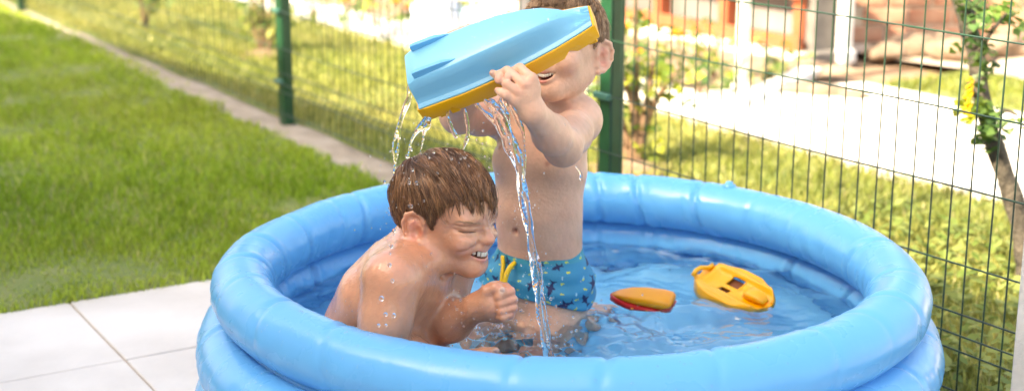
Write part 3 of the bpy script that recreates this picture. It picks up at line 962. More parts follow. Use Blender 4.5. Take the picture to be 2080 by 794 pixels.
def ring_mesh(Rc, zc, r, seed, ncre, nt=760, npi=56, squash=1.0, wr=1.0):
    rr = np.random.default_rng(seed)
    th = np.linspace(0, 2*np.pi, nt, endpoint=False); ph = np.linspace(0, 2*np.pi, npi, endpoint=False)
    T, P = np.meshgrid(th, ph, indexing='ij')
    D = np.zeros_like(T)
    inner = np.clip(-np.cos(P), 0, 1)                  # 1 on the side facing the pool centre
    top = np.clip(np.sin(P), -0.2, 1)
    for c in np.linspace(0, 2*np.pi, ncre, endpoint=False) + rr.normal(0, 0.045, ncre):
        dt = (T - c + 0.025*np.sin(P*1.0 + c*3) + np.pi) % (2*np.pi) - np.pi
        amp = rr.uniform(0.1, 1.1)
        ext = np.clip(0.25 + 0.9*inner + 0.35*top*rr.uniform(0, 1), 0, 1)
        wdt = rr.uniform(0.007, 0.011)
        D -= wr*amp*ext*0.0088*np.exp(-(dt/wdt)**2)
        D += wr*amp*ext*0.0026*np.exp(-((np.abs(dt)-0.030)/0.018)**2)
        D -= wr*amp*ext*0.0020*np.exp(-(dt/0.10)**2)
    # fine puckers running out of the inner and outer weld seams
    pk = vnoise(np.stack([T*52, np.cos(P)*1.2, np.sin(P)*1.2], -1), seed+3)
    D += wr*0.0016*pk*np.clip(np.abs(np.sin(P))*-1 + 1.0, 0, 1)**1.5
    D += 0.0022*vnoise(np.stack([np.cos(T)*7, np.sin(T)*7, P*0.7], -1), seed+4)*0.6
    rad = r + D
    rc = Rc + 0.004*np.sin(2*T+seed) + 0.003*np.sin(5*T+1.3*seed)
    X = PC[0] + (rc + rad*np.cos(P))*np.cos(T)
    Y = PC[1] + (rc + rad*np.cos(P))*np.sin(T)
    Z = zc + rad*squash*np.sin(P) + 0.0025*np.sin(3*T+seed)
    v = np.stack([X, Y, Z], -1).reshape(-1, 3)
    i = np.arange(nt*npi).reshape(nt, npi)
    i2, i3 = np.roll(i, -1, 0), np.roll(i, -1, 1)
    f = np.stack([i, i2, np.roll(i2, -1, 1), i3], -1).reshape(-1, 4)
    return v, f

pool = empty('inflatable_pool', PC)
tag(pool, 'round blue inflatable paddling pool with three air rings', 'pool')
RINGS = ((0.617, 0.285, 0.059, 3, 25, 1.0), (0.652, 0.176, 0.064, 5, 22, 0.96), (0.652, 0.062, 0.064, 8, 22, 0.98))
ring_objs = []
for (Rc, zc, r, sd, nc, sq) in RINGS:
    v, f = ring_mesh(Rc, zc, r, sd, nc, squash=sq)
    o = obj('air_ring', mesh_data('air_ring', v, f), M['pvc'], pool)
    ring_objs.append((o, v, f))
ring_objs[0][0]['label'] = 'topmost air ring of the blue pool'
# welded seam lips between the rings
for Rc, z in ((0.634, 0.2305), (0.655, 0.119)):
    mb = MB()
    pts = [PC + V(Rc*math.cos(a), Rc*math.sin(a), z + .0015*math.sin(9*a)) for a in np.linspace(0, 6.2832, 181)]
    mb.tube(pts, 0.012, 6, caps=False)
    mb.build('weld_seam', M['pvc'], pool)
# floor sheet with soft wrinkles
NR = 60
a_ = np.linspace(0, 2*np.pi, 120, endpoint=False); r_ = np.linspace(0.0, 0.61, NR)
A, RR = np.meshgrid(a_, r_, indexing='ij')
X, Y = PC[0]+RR*np.cos(A), PC[1]+RR*np.sin(A)
Z = 0.018 + 0.006*vnoise(np.stack([X*9, Y*9, 0*X], -1), 31)*np.clip(RR*6, 0, 1)
v = np.stack([X, Y, Z], -1).reshape(-1, 3); i = np.arange(120*NR).reshape(120, NR); j = np.roll(i, -1, 0)
f = np.stack([i[:, :-1], i[:, 1:], j[:, 1:], j[:, :-1]], -1).reshape(-1, 4)
obj('floor', mesh_data('floor', v, f[:, ::-1].copy()), M['pvc_in'], pool)
# valve on the back of the top ring
mb = MB()
q = PC + V(0.617*math.cos(0.9), 0.617*math.sin(0.9), 0.285+0.058)
mb.loft([[q + V(rr*math.cos(t), rr*math.sin(t), z) for t in np.linspace(0, 6.283, 15)[:-1]] for rr, z in ((.016, -.004), (.015, .003), (.009, .004), (.008, .010), (.004, .011))])
mb.build('valve', M['pvc'], pool)

# ------------------------------------------------------------------ water
def glass(name, tint=(1, 1, 1), ior=1.333, rough=0.0, bump=0.0):
    m = bpy.data.materials.new(name); m.use_nodes = True
    n, l = nodes_of(m)
    b = n['Principled BSDF']
    b.inputs['Base Color'].default_value = (*tint, 1); b.inputs['Transmission Weight'].default_value = 1
    b.inputs['IOR'].default_value = ior; b.inputs['Roughness'].default_value = rough
    return m
M['water'] = glass('pool_water', (0.98, 1.0, 1.0))
M['jet'] = glass('falling_water', (1, 1, 1))
M['bead'] = bpy.data.materials.new('clinging_drop'); M['bead'].use_nodes = True
_n, _l = nodes_of(M['bead'])
_tr, _gl, _fr, _mx = _n.new('ShaderNodeBsdfTransparent'), _n.new('ShaderNodeBsdfGlossy'), _n.new('ShaderNodeLayerWeight'), _n.new('ShaderNodeMixShader')
_gl.inputs['Roughness'].default_value = .04; _fr.inputs['Blend'].default_value = .25
_l.new(_fr.outputs['Facing'], _mx.inputs[0]); _l.new(_tr.outputs[0], _mx.inputs[1]); _l.new(_gl.outputs[0], _mx.inputs[2]); _l.new(_mx.outputs[0], _n['Material Output'].inputs['Surface'])

SPLASH = [(G(1118, 728, WATER_Z), .10, 2.2), (G(1010, 690, WATER_Z), .11, 2.6), (G(1090, 660, WATER_Z), .09, 1.2), (G(1230, 650, WATER_Z), .13, .9), (G(930, 700, WATER_Z), .10, 1.8)]
def water_height(X, Y):
    rr = np.random.default_rng(77)
    H = np.zeros_like(X); F = np.zeros_like(X)
    for k in range(26):
        lam = rr.uniform(.055, .24); a = rr.uniform(0, 6.283); ph = rr.uniform(0, 6.283)
        H += lam*0.0068*np.sin((X*math.cos(a)+Y*math.sin(a))*6.283/lam + ph + 1.2*np.sin((X*math.sin(a)-Y*math.cos(a))*9+ph))
    for k in range(26):
        lam = rr.uniform(.018, .05); a = rr.uniform(0, 6.283); ph = rr.uniform(0, 6.283)
        F += lam*0.012*np.sin((X*math.cos(a)+Y*math.sin(a))*6.283/lam + ph + 1.5*np.sin((X*math.sin(a)-Y*math.cos(a))*23+ph))
    g = 0.27 + 0*X
    for c, s, w in SPLASH:
        d = np.sqrt((X-c[0])**2+(Y-c[1])**2)
        g = g + w*0.20*np.exp(-(d/s)**2)
        H += 0.0016*w*np.sin(d*6.283/.045)*np.exp(-(d/(s*1.9))**2)
    return H + F*g
NX = 330
ax = np.linspace(-0.615, 0.615, NX)
Xg, Yg = np.meshgrid(PC[0]+ax, PC[1]+ax, indexing='ij')
rad = np.hypot(Xg-PC[0], Yg-PC[1])
Zg = WATER_Z + water_height(Xg, Yg)
v = np.stack([Xg, Yg, Zg], -1).reshape(-1, 3)
i = np.arange(NX*NX).reshape(NX, NX)
ok = (rad < 0.613)
q = np.stack([i[:-1, :-1], i[1:, :-1], i[1:, 1:], i[:-1, 1:]], -1)
okq = ok[:-1, :-1] & ok[1:, :-1] & ok[1:, 1:] & ok[:-1, 1:]
f = q[okq]
used = np.unique(f); remap = np.full(NX*NX, -1); remap[used] = np.arange(len(used))
water = obj('pool_water', mesh_data('pool_water', v[used], remap[f]), M['water'])
tag(water, 'clear rippled water filling the blue paddling pool', 'water', kind='structure')

# ------------------------------------------------------------------ the toy boat, held upside down
M['boat_blue'] = mat('light_blue_plastic', (0.165, 0.50, 0.73), 0.30, (0.15, 0.47, 0.70), 6, 0.03, 120, spec=0.5)
M['boat_fin'] = mat('mid_blue_plastic', (0.10, 0.42, 0.72), 0.32, spec=0.5)
M['yellow'] = mat('yellow_plastic', (0.83, 0.42, 0.012), 0.32, (0.80, 0.38, 0.01), 8, spec=0.5)
bs, bb = W(846, 173, 2.470), W(1198, 33, 2.400)
bA = unit(bb - bs); camv = unit(V(0, 0, CAM_Z) - (bs+bb)/2); eV = unit(V(0, 0, 1) - bA*bA[2] - camv*camv[2]); eV = unit(eV - bA*(eV@bA)); cV = np.cross(bA, eV); cV = cV if cV@camv > 0 else -cV
al = R(44)
bN = math.sin(al)*eV + math.cos(al)*cV
bB = -math.cos(al)*eV + math.sin(al)*cV
BL = np.linalg.norm(bb-bs)
def BP(s, b, n): return bs + bA*(s*BL) + bB*b + bN*n
S_ = np.array([0, .04, .12, .25, .4, .55, .68, .78, .86, .92, .96, 1.0])
HW = np.interp(S_, [0, .3, .6, .8, .93, 1], [.060, .063, .054, .042, .031, .024])
FW = np.interp(S_, [0, .3, .6, .8, .9, .95, 1], [.038, .041, .034, .019, .008, .004, .003])
DP = np.interp(S_, [0, .03, .5, .75, .88, .95, 1], [.042, .047, .052, .046, .030, .012, .006])
boat = empty('toy_boat', BP(.5, 0, 0))
tag(boat, 'light blue toy boat with yellow rim, held upside down and pouring water', 'toy boat')
def hull_section(hw, fw, dp, t=0.0):
    fl = .008
    half = [(hw-t, -.004), (hw-t, .002), (hw-fl, .004-t*.3), (hw-fl-.003, .008-t)]
    # wall to chine
    for k in (.25, .5, .75):
        half.append(((hw-fl-.003)*(1-k)+(fw+.004)*k - t*.7, .008+(dp-.010-.008)*k - t*.6))
    half += [(max(fw+.003-t, 0.0005), dp-.007-t), (max(fw-.001-t, .0004), dp-.002-t), (max(fw-.008-t, .0003), dp-t)]
    return half
mb = MB()
rings = []
for k, s in enumerate(S_):
    o_ = hull_section(HW[k], FW[k], DP[k]); i_ = hull_section(HW[k], FW[k], DP[k], .003)
    sec = o_ + [(-b, n) for b, n in reversed(o_)] + [(-b, n) for b, n in i_] + [(b, n) for b, n in reversed(i_)]
    rings.append([BP(s, b, n) for b, n in sec])
# transom plate: close the stern
mb.loft(rings, caps=False)
n1 = len(hull_section(.07, .05, .05))
st = rings[0][:2*n1]
c0 = len(mb.v)
mb.add([p_ for p_ in st], [tuple(range(2*n1))])
mb.add([rings[-1][k] for k in range(2*n1)], [tuple(reversed(range(2*n1)))])
hull = mb.build('hull', M['boat_blue'], boat)
_mod = hull.modifiers.new('bevel', 'BEVEL'); _mod.width = .0016; _mod.segments = 2; _mod.limit_method = 'ANGLE'; _mod.angle_limit = R(32)
# running strakes on the bottom
for (b, s0, s1) in ((-.036, .05, .27), (.030, .045, .29)):
    mb = MB(); sec = []
    for s, h in ((s0, .010), (s0+.02, .011), (s1-.08, .008), (s1, .0005)):
        dz = float(np.interp(s, S_, DP))
        wv = .0055 if s < s1 else .002
        sec.append([BP(s, b-wv, dz-.004), BP(s, b+wv, dz-.004), BP(s, b+wv*.75, dz+h), BP(s, b-wv*.75, dz+h)])
    mb.loft(sec)
    o = mb.build('strake', M['boat_fin'], boat, smooth=False)
    _mod = o.modifiers.new('bevel', 'BEVEL'); _mod.width = .0012; _mod.segments = 2
# yellow rim band running round the gunwale, with tabs below
prof = []
for s in np.linspace(0, 1, 26): prof.append((s, float(np.interp(s, S_, HW))))
outline = [(s, w) for s, w in prof] + [(s, -w) for s, w in reversed(prof)]
def norm2(k):
    a_, b_ = outline[(k-1) % len(outline)], outline[(k+1) % len(outline)]
    t = np.array([(b_[0]-a_[0])*BL, b_[1]-a_[1]]); t = t/np.linalg.norm(t)
    return np.array([-t[1], t[0]]) if True else None
rings = []
cx = np.array([.5*BL, 0])
for k, (s, w) in enumerate(outline):
    nn = norm2(k); p0 = np.array([s*BL, w])
    if nn @ (p0-cx) < 0: nn = -nn
    def q(o_, n): pp = p0 + nn*o_; return bs + bA*pp[0] + bB*pp[1] + bN*n
    lipd = -.030 - (.004 if (.30 < s < .52) else 0) + (.011 if (.80 < s < .88 or .13 < s < .17) else 0)
    rings.append([q(.0035, .000), q(.0042, -.003), q(.0030, lipd), q(.0005, lipd-.001), q(-.003, lipd), q(-.003, -.002)])
rings.append(rings[0])
mb = MB(); mb.loft(rings, caps=False)
o = mb.build('rim', M['yellow'], boat); 
_mod = o.modifiers.new('bevel', 'BEVEL'); _mod.width = .0008; _mod.segments = 2; _mod.limit_method = 'ANGLE'; _mod.angle_limit = R(35)
# deck plate seen from below, with a cockpit opening
mb = MB(); sec = []
for s in np.linspace(.02, .97, 20):
    w = float(np.interp(s, S_, HW)) - .003
    inn = .030 if .35 < s < .72 else .0008
    sec.append([BP(s, w, -.014), BP(s, inn, -.014), BP(s, inn, -.017), BP(s, w, -.017)])
mb.loft(sec)
sec2 = [[p_ - 2*bB*((p_-bs)@bB) for p_ in reversed(r_)] for r_ in sec]
mb.loft(sec2)
mb.build('deck', M['yellow'], boat, smooth=False)
for s in (.10, .165, .44, .47, .965):
    mb = MB(); w = float(np.interp(s, S_, HW))
    mb.box(BP(s, w-.004, -.030), (.016, .008, .016), axes=np.array([bA, bB, bN]), bevel=.0015)
    mb.build('tab', M['yellow'], boat, smooth=False)

# ------------------------------------------------------------------ falling water
def stream(name, strands, label, h=.0022, seed=1, cat='water stream', kb=.003):
    """strands: [(points, radii)] blended into one body of water"""
    rr = np.random.default_rng(seed)
    prims = []
    for pts, rads in strands:
        n = max(10, int(sum(np.linalg.norm(np.diff(np.array(pts), axis=0), axis=1))/.006))
        sp = spline(pts, n); ra = np.interp(np.linspace(0, 1, n), np.linspace(0, 1, len(rads)), rads)*(.78 if kb > .002 else 1)
        ph = rr.uniform(0, 6.28, 4)
        t = np.linspace(0, n*.006, n)
        ra = ra*(1+.28*np.sin(t*95+ph[0])*np.sin(t*37+ph[1])+.15*np.sin(t*210+ph[2]))
        sp = sp + np.stack([.0020*np.sin(t*70+ph[1]), .0020*np.cos(t*60+ph[2]), 0*t], 1)
        for i in range(n-1):
            prims.append((Cone(sp[i], sp[i+1], max(ra[i], .0008), max(ra[i+1], .0008)), kb))
    lo = np.min([p.lo for p, _ in prims], 0)-.01; hi = np.max([p.hi for p, _ in prims], 0)+.01
    g = Sdf(lo, hi, h)
    for p, k in prims: g.add(p, k)
    v, f = g.mesh(1)
    o = obj(name, mesh_data(name, v, f), M['jet'])
    return tag(o, label, cat, 'water pouring from the boat')

d = 2.385
main = []
axis = spline([W(x, y, d) for x, y in ((1004, 204), (1016, 236), (1036, 282), (1052, 330), (1064, 400), (1078, 480), (1090, 560), (1102, 640), (1113, 715), (1122, 790), (1130, 850))], 40)
wdt = np.interp(np.linspace(0, 1, 40), [0, .08, .18, .3, .5, .8, 1], [.016, .011, .0072, .0046, .0050, .0054, .0070])
for k in range(7):
    ph = 2*math.pi*k/7 + random.uniform(-.3, .3); tw = random.uniform(.10, .16)
    pts = [axis[j] + V(math.cos(ph+tw*j)*wdt[j]*(1+.25*math.sin(j*.8+k)), math.sin(ph+tw*j)*wdt[j]*.75, 0) for j in range(40)]
    main.append((pts, [.0030, .0031, .0032, .0030, .0029, .0031, .0031, .0034, .0036]))
main.append(([W(972, 214, d), W(1002, 246, d), W(1028, 290, d-.004), W(1048, 335, d)], [.004, .005, .005, .004]))
main.append(([W(1000, 210, d), W(1018, 240, d+.004), W(1040, 285, d), W(1052, 335, d)], [.006, .006, .005, .004]))
stream('water_stream', main, 'thick main stream of water falling in front of the standing boy', .0017, seed=3, kb=.0016)
stream('water_stream', [([W(1036, 205, d-.01), W(1050, 236, d-.01), W(1062, 275, d), W(1068, 320, d), W(1064, 352, d), W(1058, 372, d)], [.003, .0045, .003, .0028, .003, .001]),
                        ([W(1028, 203, d-.01), W(1046, 232, d-.01), W(1058, 262, d)], [.002, .003, .002])], 'thin water strand right beside the main stream under the hand', .002, 5)
d2 = 2.425
stream('water_stream', [([W(833, 172, d2), W(828, 200, d2), W(818, 232, d2), W(812, 262, d2), W(806, 300, d2), W(803, 345, d2), W(802, 400, d2), W(800, 440, d2)], [.0035, .005, .0042, .0030, .0032, .0022, .0024, .003, .002]),
                        ([W(838, 180, d2), W(824, 215, d2+.003), W(812, 255, d2), W(800, 300, d2-.003), W(799, 330, d2)], [.003, .0035, .003, .003, .0018])], 'leftmost water strand pouring off the boat\'s stern', .002, 7)
stream('water_stream', [([W(862, 238, d2-.02), W(850, 264, d2), W(836, 290, d2), W(828, 318, d2), W(822, 348, d2)], [.0045, .005, .002, .0026, .003]),
                        ([W(872, 240, d2-.02), W(868, 256, d2), W(856, 266, d2)], [.003, .004, .003]), ([W(874, 240, d2), W(868, 256, d2), W(858, 290, d2), W(845, 330, d2)], [.003, .0035, .0016, .0012])],
       'forked water strand under the left corner of the boat', .002, 9)
stream('water_stream', [([W(906, 222, d2+.01), W(914, 245, d2+.01), W(919, 260, d2+.01), W(923, 272, d2+.01), W(925, 280, d2+.01)], [.0025, .0036, .0038, .003, .004])], 'short beaded water strand under the boat\'s middle left', .002, 11)
stream('water_stream', [([W(946, 222, d2+.01), W(948, 248, d2+.01), W(948, 272, d2+.01), W(943, 294, d2+.01), W(941, 306, d2+.01)], [.003, .0045, .0042, .0032, .002])], 'short twisted water strand above the wet boy\'s head', .002, 13)
stream('water_stream', [([W(1172, 338, 2.47), W(1177, 350, 2.47), W(1180, 366, 2.47)], [.0012, .0016, .0028])], 'tiny water thread dripping from the raised elbow', .0012, 15)

def drops(name, items, label, parent=None, sub=1):
    mb = MB()
    for (p_, r_, st) in items:
        a = V(random.gauss(0, .25), random.gauss(0, .25), 1); a = unit(a)
        b_ = unit(np.cross(a, V(1, 0, .1))); c_ = np.cross(a, b_)
        mb.ico(p_, r_, sub, (1, 1, st), axes=np.array([b_, c_, a]))
    o = mb.build(name, M['jet'], parent)
    if parent is None: tag(o, label, 'water drops', kind='stuff')
    else: tag(o, kind='stuff')
    return o
items = []
big = ((775, 606, 9), (783, 638, 7.5), (800, 640, 7), (769, 660, 6), (795, 500, 7), (797, 570, 6.5), (791, 538, 8), (846, 372, 6), (834, 419, 8), (831, 371, 6), (826, 318, 6), (881, 309, 6), (907, 303, 4), (889, 352, 4),
       (944, 320, 6), (936, 322, 5), (982, 250, 4), (981, 266, 5), (980, 292, 4), (985, 318, 4), (994, 340, 5), (781, 370, 6), (800, 468, 7), (1179, 362, 5), (835, 304, 6), (924, 270, 4), (838, 345, 6),
       (872, 320, 4), (861, 408, 4), (903, 410, 4), (917, 322, 5), (800, 476, 5), (792, 515, 4), (784, 660, 5), (877, 516, 5), (868, 541, 5), (936, 610, 5), (928, 628, 6), (938, 635, 5), (942, 662, 4), (932, 592, 4))
for (x, y, r_) in big:
    items.append((W(x, y, 2.13 if (y > 480 and x < 830) else 2.30 + random.gauss(0, .015)), r_*.55/FPX*2.3, random.uniform(.85, 1.35)))
for k in range(620):
    cx_, cy_ = random.choice(((805, 330), (840, 300), (930, 300), (1060, 420), (1090, 560), (900, 560), (940, 640), (1000, 660), (1110, 680), (985, 290), (790, 420)))
    x, y = random.gauss(cx_, 24), random.gauss(cy_, 48)
    if y < 250 or y > 715: continue
    items.append((W(x, y, 2.28+random.gauss(0, .05)), (.45 + 1.5*random.random()**2.5)*.8/FPX*2.3, random.uniform(.9, 2.0)))
drops('falling_drops', items, 'clear water drops falling around the two boys')
# crown of the splash where the water lands
sp_items = []
for c, s, w in SPLASH:
    for k in range(int(26*w)):
        a = random.uniform(0, 6.283); r_ = abs(random.gauss(0, s*.5)); h = abs(random.gauss(0, .016*w))
        sp_items.append((V(c[0]+r_*math.cos(a), c[1]+r_*math.sin(a), WATER_Z+.003+h), random.uniform(.0009, .0032), random.uniform(.8, 1.5)))
drops('splash_drops', sp_items, 'small splash drops leaping from the pool water')

# drops and runnels sitting on the pool's top rings
def surface_drops(v, f, n, rmin, rmax, mask=None, flat=.45, parent=None, name='water_beads', dens=None):
    nrm = vertex_normals(v, f)
    idx = np.arange(len(v))
    m = nrm[:, 2] > -.2
    if mask is not None: m &= mask(v, nrm)
    idx = idx[m]
    mb = MB()
    for k in RNG.choice(idx, n):
        nn = nrm[k]; a = unit(np.cross(nn, V(.3, .2, 1))); b_ = np.cross(nn, a)
        r_ = rmin + (rmax-rmin)*random.random()**3
        mb.ico(v[k] + nn*r_*.1, r_, 1, (1, random.uniform(1, 1.6), flat), axes=np.array([a, b_, nn]))
    o = mb.build(name, M['bead'], parent)
    return tag(o, kind='stuff')
left_front = lambda v, n: (v[:, 0] < .45) & (v[:, 1] < 2.75)
surface_drops(ring_objs[0][1], ring_objs[0][2], 300, .0008, .0028, left_front, parent=pool)
surface_drops(ring_objs[1][1], ring_objs[1][2], 140, .0008, .0026, lambda v, n: left_front(v, n) & (n[:, 2] > .2), parent=pool)

# ------------------------------------------------------------------ floating toys
M['toy_orange'] = mat('orange_plastic', (0.86, 0.27, 0.006), 0.28, (0.84, 0.34, 0.01), 9, spec=0.5)
M['toy_red'] = mat('red_plastic', (0.62, 0.02, 0.02), 0.28)
M['toy_green'] = mat('green_plastic', (0.06, 0.30, 0.04), 0.35)
M['toy_yellow'] = mat('bright_yellow_plastic', (0.84, 0.43, 0.010), 0.30, (0.82, 0.36, 0.008), 7)
M['toy_brown'] = mat('brown_plastic', (0.20, 0.06, 0.02), 0.5)
c = G(1307, 619, WATER_Z) + V(0, 0, .006)
e = empty('floating_toy', c); tag(e, 'capsized orange and red toy boat floating in the pool water', 'toy')
ux, uy = unit(V(1, -.35, -.09)), None
uz = unit(V(0.06, -.30, 1) - ux*(V(0.06, -.30, 1)@ux)); uy = np.cross(uz, ux)
def TP(x, y, z): return c + ux*x + uy*y + uz*z
def rr_section(x, w, h0, h1, n=14):
    out = []
    for k in range(n):
        a = 2*math.pi*k/n
        sx, sz = math.cos(a), math.sin(a)
        e_ = .55
        out.append(TP(x, w*abs(sx)**e_*math.copysign(1, sx), (h0+h1)/2 + (h1-h0)/2*abs(sz)**e_*math.copysign(1, sz)))
    return out
mb = MB(); mb.loft([rr_section(x, w, .004, h) for x, w, h in ((-.066, .003, .008), (-.052, .013, .014), (-.03, .022, .020), (0, .027, .024), (.035, .028, .027), (.055, .026, .026), (.061, .022, .021))]); mb.build('upper_hull', M['toy_orange'], e)
mb = MB(); mb.loft([rr_section(x, w, -.010, .006) for x, w in ((-.069, .004), (-.054, .016), (-.03, .026), (0, .031), (.035, .032), (.056, .030), (.063, .024))]); mb.build('lower_hull', M['toy_red'], e)
mb = MB(); mb.loft([rr_section(x, w, -.028, -.009) for x, w in ((-.03, .012), (-.02, .018), (.01, .018), (.02, .012))]); mb.build('cabin', M['toy_green'], e)
for x in (-.015, .015, .04):
    mb = MB(); mb.tube([TP(x, -.033+.001*k, .000+.0012*k) for k in range(3)], .003, 6); mb.build('stud', M['toy_orange'], e)

c = G(1492, 598, WATER_Z) + V(0, 0, .002)
e = empty('floating_deck', c); tag(e, 'yellow boat deck with two square openings floating at the pool\'s right side', 'toy')
ux = unit(V(.62, -.76, -.14)); uz = unit(V(.05, -.55, .82)); uz = unit(uz-ux*(uz@ux)); uy = np.cross(uz, ux)
Ls = np.linspace(-.098, .098, 30)
wd = np.interp(Ls, [-.098, -.085, -.06, -.02, .03, .07, .088, .098], [.016, .036, .052, .062, .062, .046, .028, .008])
NY = 35
V_, id_ = [], {}
fs = []
holes = ((-.024, .008, .000, .024), (-.022, .006, -.034, -.010))
for i_, x in enumerate(Ls):
    for j_, t in enumerate(np.linspace(-1, 1, NY)):
        y = t*wd[i_]
        z = .008 + .012*t*t - .030*max(0, abs(t)-.86)/.14 + .008*math.cos(x*16)
        z += .009*math.exp(-((abs(y)-.034)/.006)**2)*(1 if -.06 < x < .09 else .2)      # two raised rails
        z += .008*math.exp(-((y)/.008)**2)*(1 if x > .02 else 0)*.6
        z += .006*math.exp(-((x+.070)/.006)**2)*(abs(t) < .75)
        z += .004*math.sin(x*160)*(x < -.06)
        V_.append(TP(x, y, z)); id_[i_, j_] = len(V_)-1
for i_ in range(len(Ls)-1):
    for j_ in range(NY-1):
        x = (Ls[i_]+Ls[i_+1])/2; y = (np.linspace(-1, 1, NY)[j_]+np.linspace(-1, 1, NY)[j_+1])/2*wd[i_]
        if any(a < x < b and p < y < q_ for a, b, p, q_ in holes): continue
        fs.append((id_[i_, j_], id_[i_+1, j_], id_[i_+1, j_+1], id_[i_, j_+1]))
o = obj('deck_plate', mesh_data('deck_plate', V_, fs), M['toy_yellow'], e)
_m = o.modifiers.new('solid', 'SOLIDIFY'); _m.thickness = .004
for a, b, p, q_ in holes:
    mb = MB(); mb.box(TP((a+b)/2, (p+q_)/2, .004), (b-a+.012, q_-p+.012, .006), axes=np.array([ux, uy, uz])); mb.build('recess', M['toy_brown'], e, smooth=False)
mb = MB(); mb.tube([TP(-.088, -.03+.012*k, .024+.008*math.sin(k*1.05)) for k in range(6)], .005, 8); mb.build('railing', M['toy_yellow'], e)
mb = MB(); mb.loft([rr_section(x, w, .016, h) for x, w, h in ((.035, .012, .024), (.045, .016, .032), (.075, .014, .032), (.088, .008, .022))]); mb.build('bow_hatch', M['toy_yellow'], e)

# ================================================================== the two boys
def clip_plane(s, p, n, k=0.004):
    X, Y, Z = s.ax[0][:, None, None], s.ax[1][None, :, None], s.ax[2][None, None, :]
    b = ((X-p[0])*n[0] + (Y-p[1])*n[1] + (Z-p[2])*n[2]).astype(np.float32)
    a = s.f
    h = np.maximum(k-np.abs(a-b), 0)/k
    s.f = np.maximum(a, b) + h*h*k*.25

def ray_hit(s, px, py, d0=2.0, d1=2.95):
    for d in np.arange(d0, d1, .0015):
        p = W(px, py, d); i = np.rint((p-s.lo)/s.h).astype(int)
        if (i < 0).any() or (i >= s.n).any(): continue
        if s.f[tuple(i)] < 0: return p
    return None

class Head:
    def __init__(s, O, yaw, pitch, roll=0.0, scale=1.0):
        """yaw: direction the face looks in the ground plane (0 = at the camera, + = image right); pitch + = down"""
        f0 = V(math.sin(yaw), -math.cos(yaw), 0); u0 = V(0, 0, 1)
        s.F = unit(f0*math.cos(pitch) - u0*math.sin(pitch)); s.U = unit(f0*math.sin(pitch) + u0*math.cos(pitch))
        s.R = np.cross(s.F, s.U)
        if roll:
            c, sn = math.cos(roll), math.sin(roll)
            s.R, s.U = s.R*c + s.U*sn, s.U*c - s.R*sn
        s.O, s.k = np.asarray(O, float), scale
        s.ax = np.array([s.F, s.R, s.U])
    def P(s, f, r, u): return s.O + s.k*(f*s.F + r*s.R + u*s.U)
    def ell(s, c, r): return Ell(s.P(*c), np.array(r)*s.k, s.ax)
    def cone(s, a, b, ra, rb): return Cone(s.P(*a), s.P(*b), ra*s.k, rb*s.k)
    def local(s, v): return ((v - s.O) @ s.ax.T) / s.k
SK_C, SK_R = V(-.012, 0, .046), V(.092, .072, .085)
def snap(sd, H, r, u):
    """point of the face surface at side offset r and height u"""
    sg = 1 if r > 0 else -1
    dv = unit(H.F + H.R*sg*min(1.2, max(0, abs(r)-.012)*26))
    c = H.P(.020, r*.35, u); 
    best = H.P(.085, r, u)
    base = H.P(.040, r, u)
    for t in np.arange(.075, -.02, -.0006):
        p = base + dv*t*H.k
        i = np.rint((p-sd.lo)/sd.h).astype(int)
        if (i < 0).any() or (i >= sd.n).any(): continue
        if sd.f[tuple(i)] < 0: return p
    return best

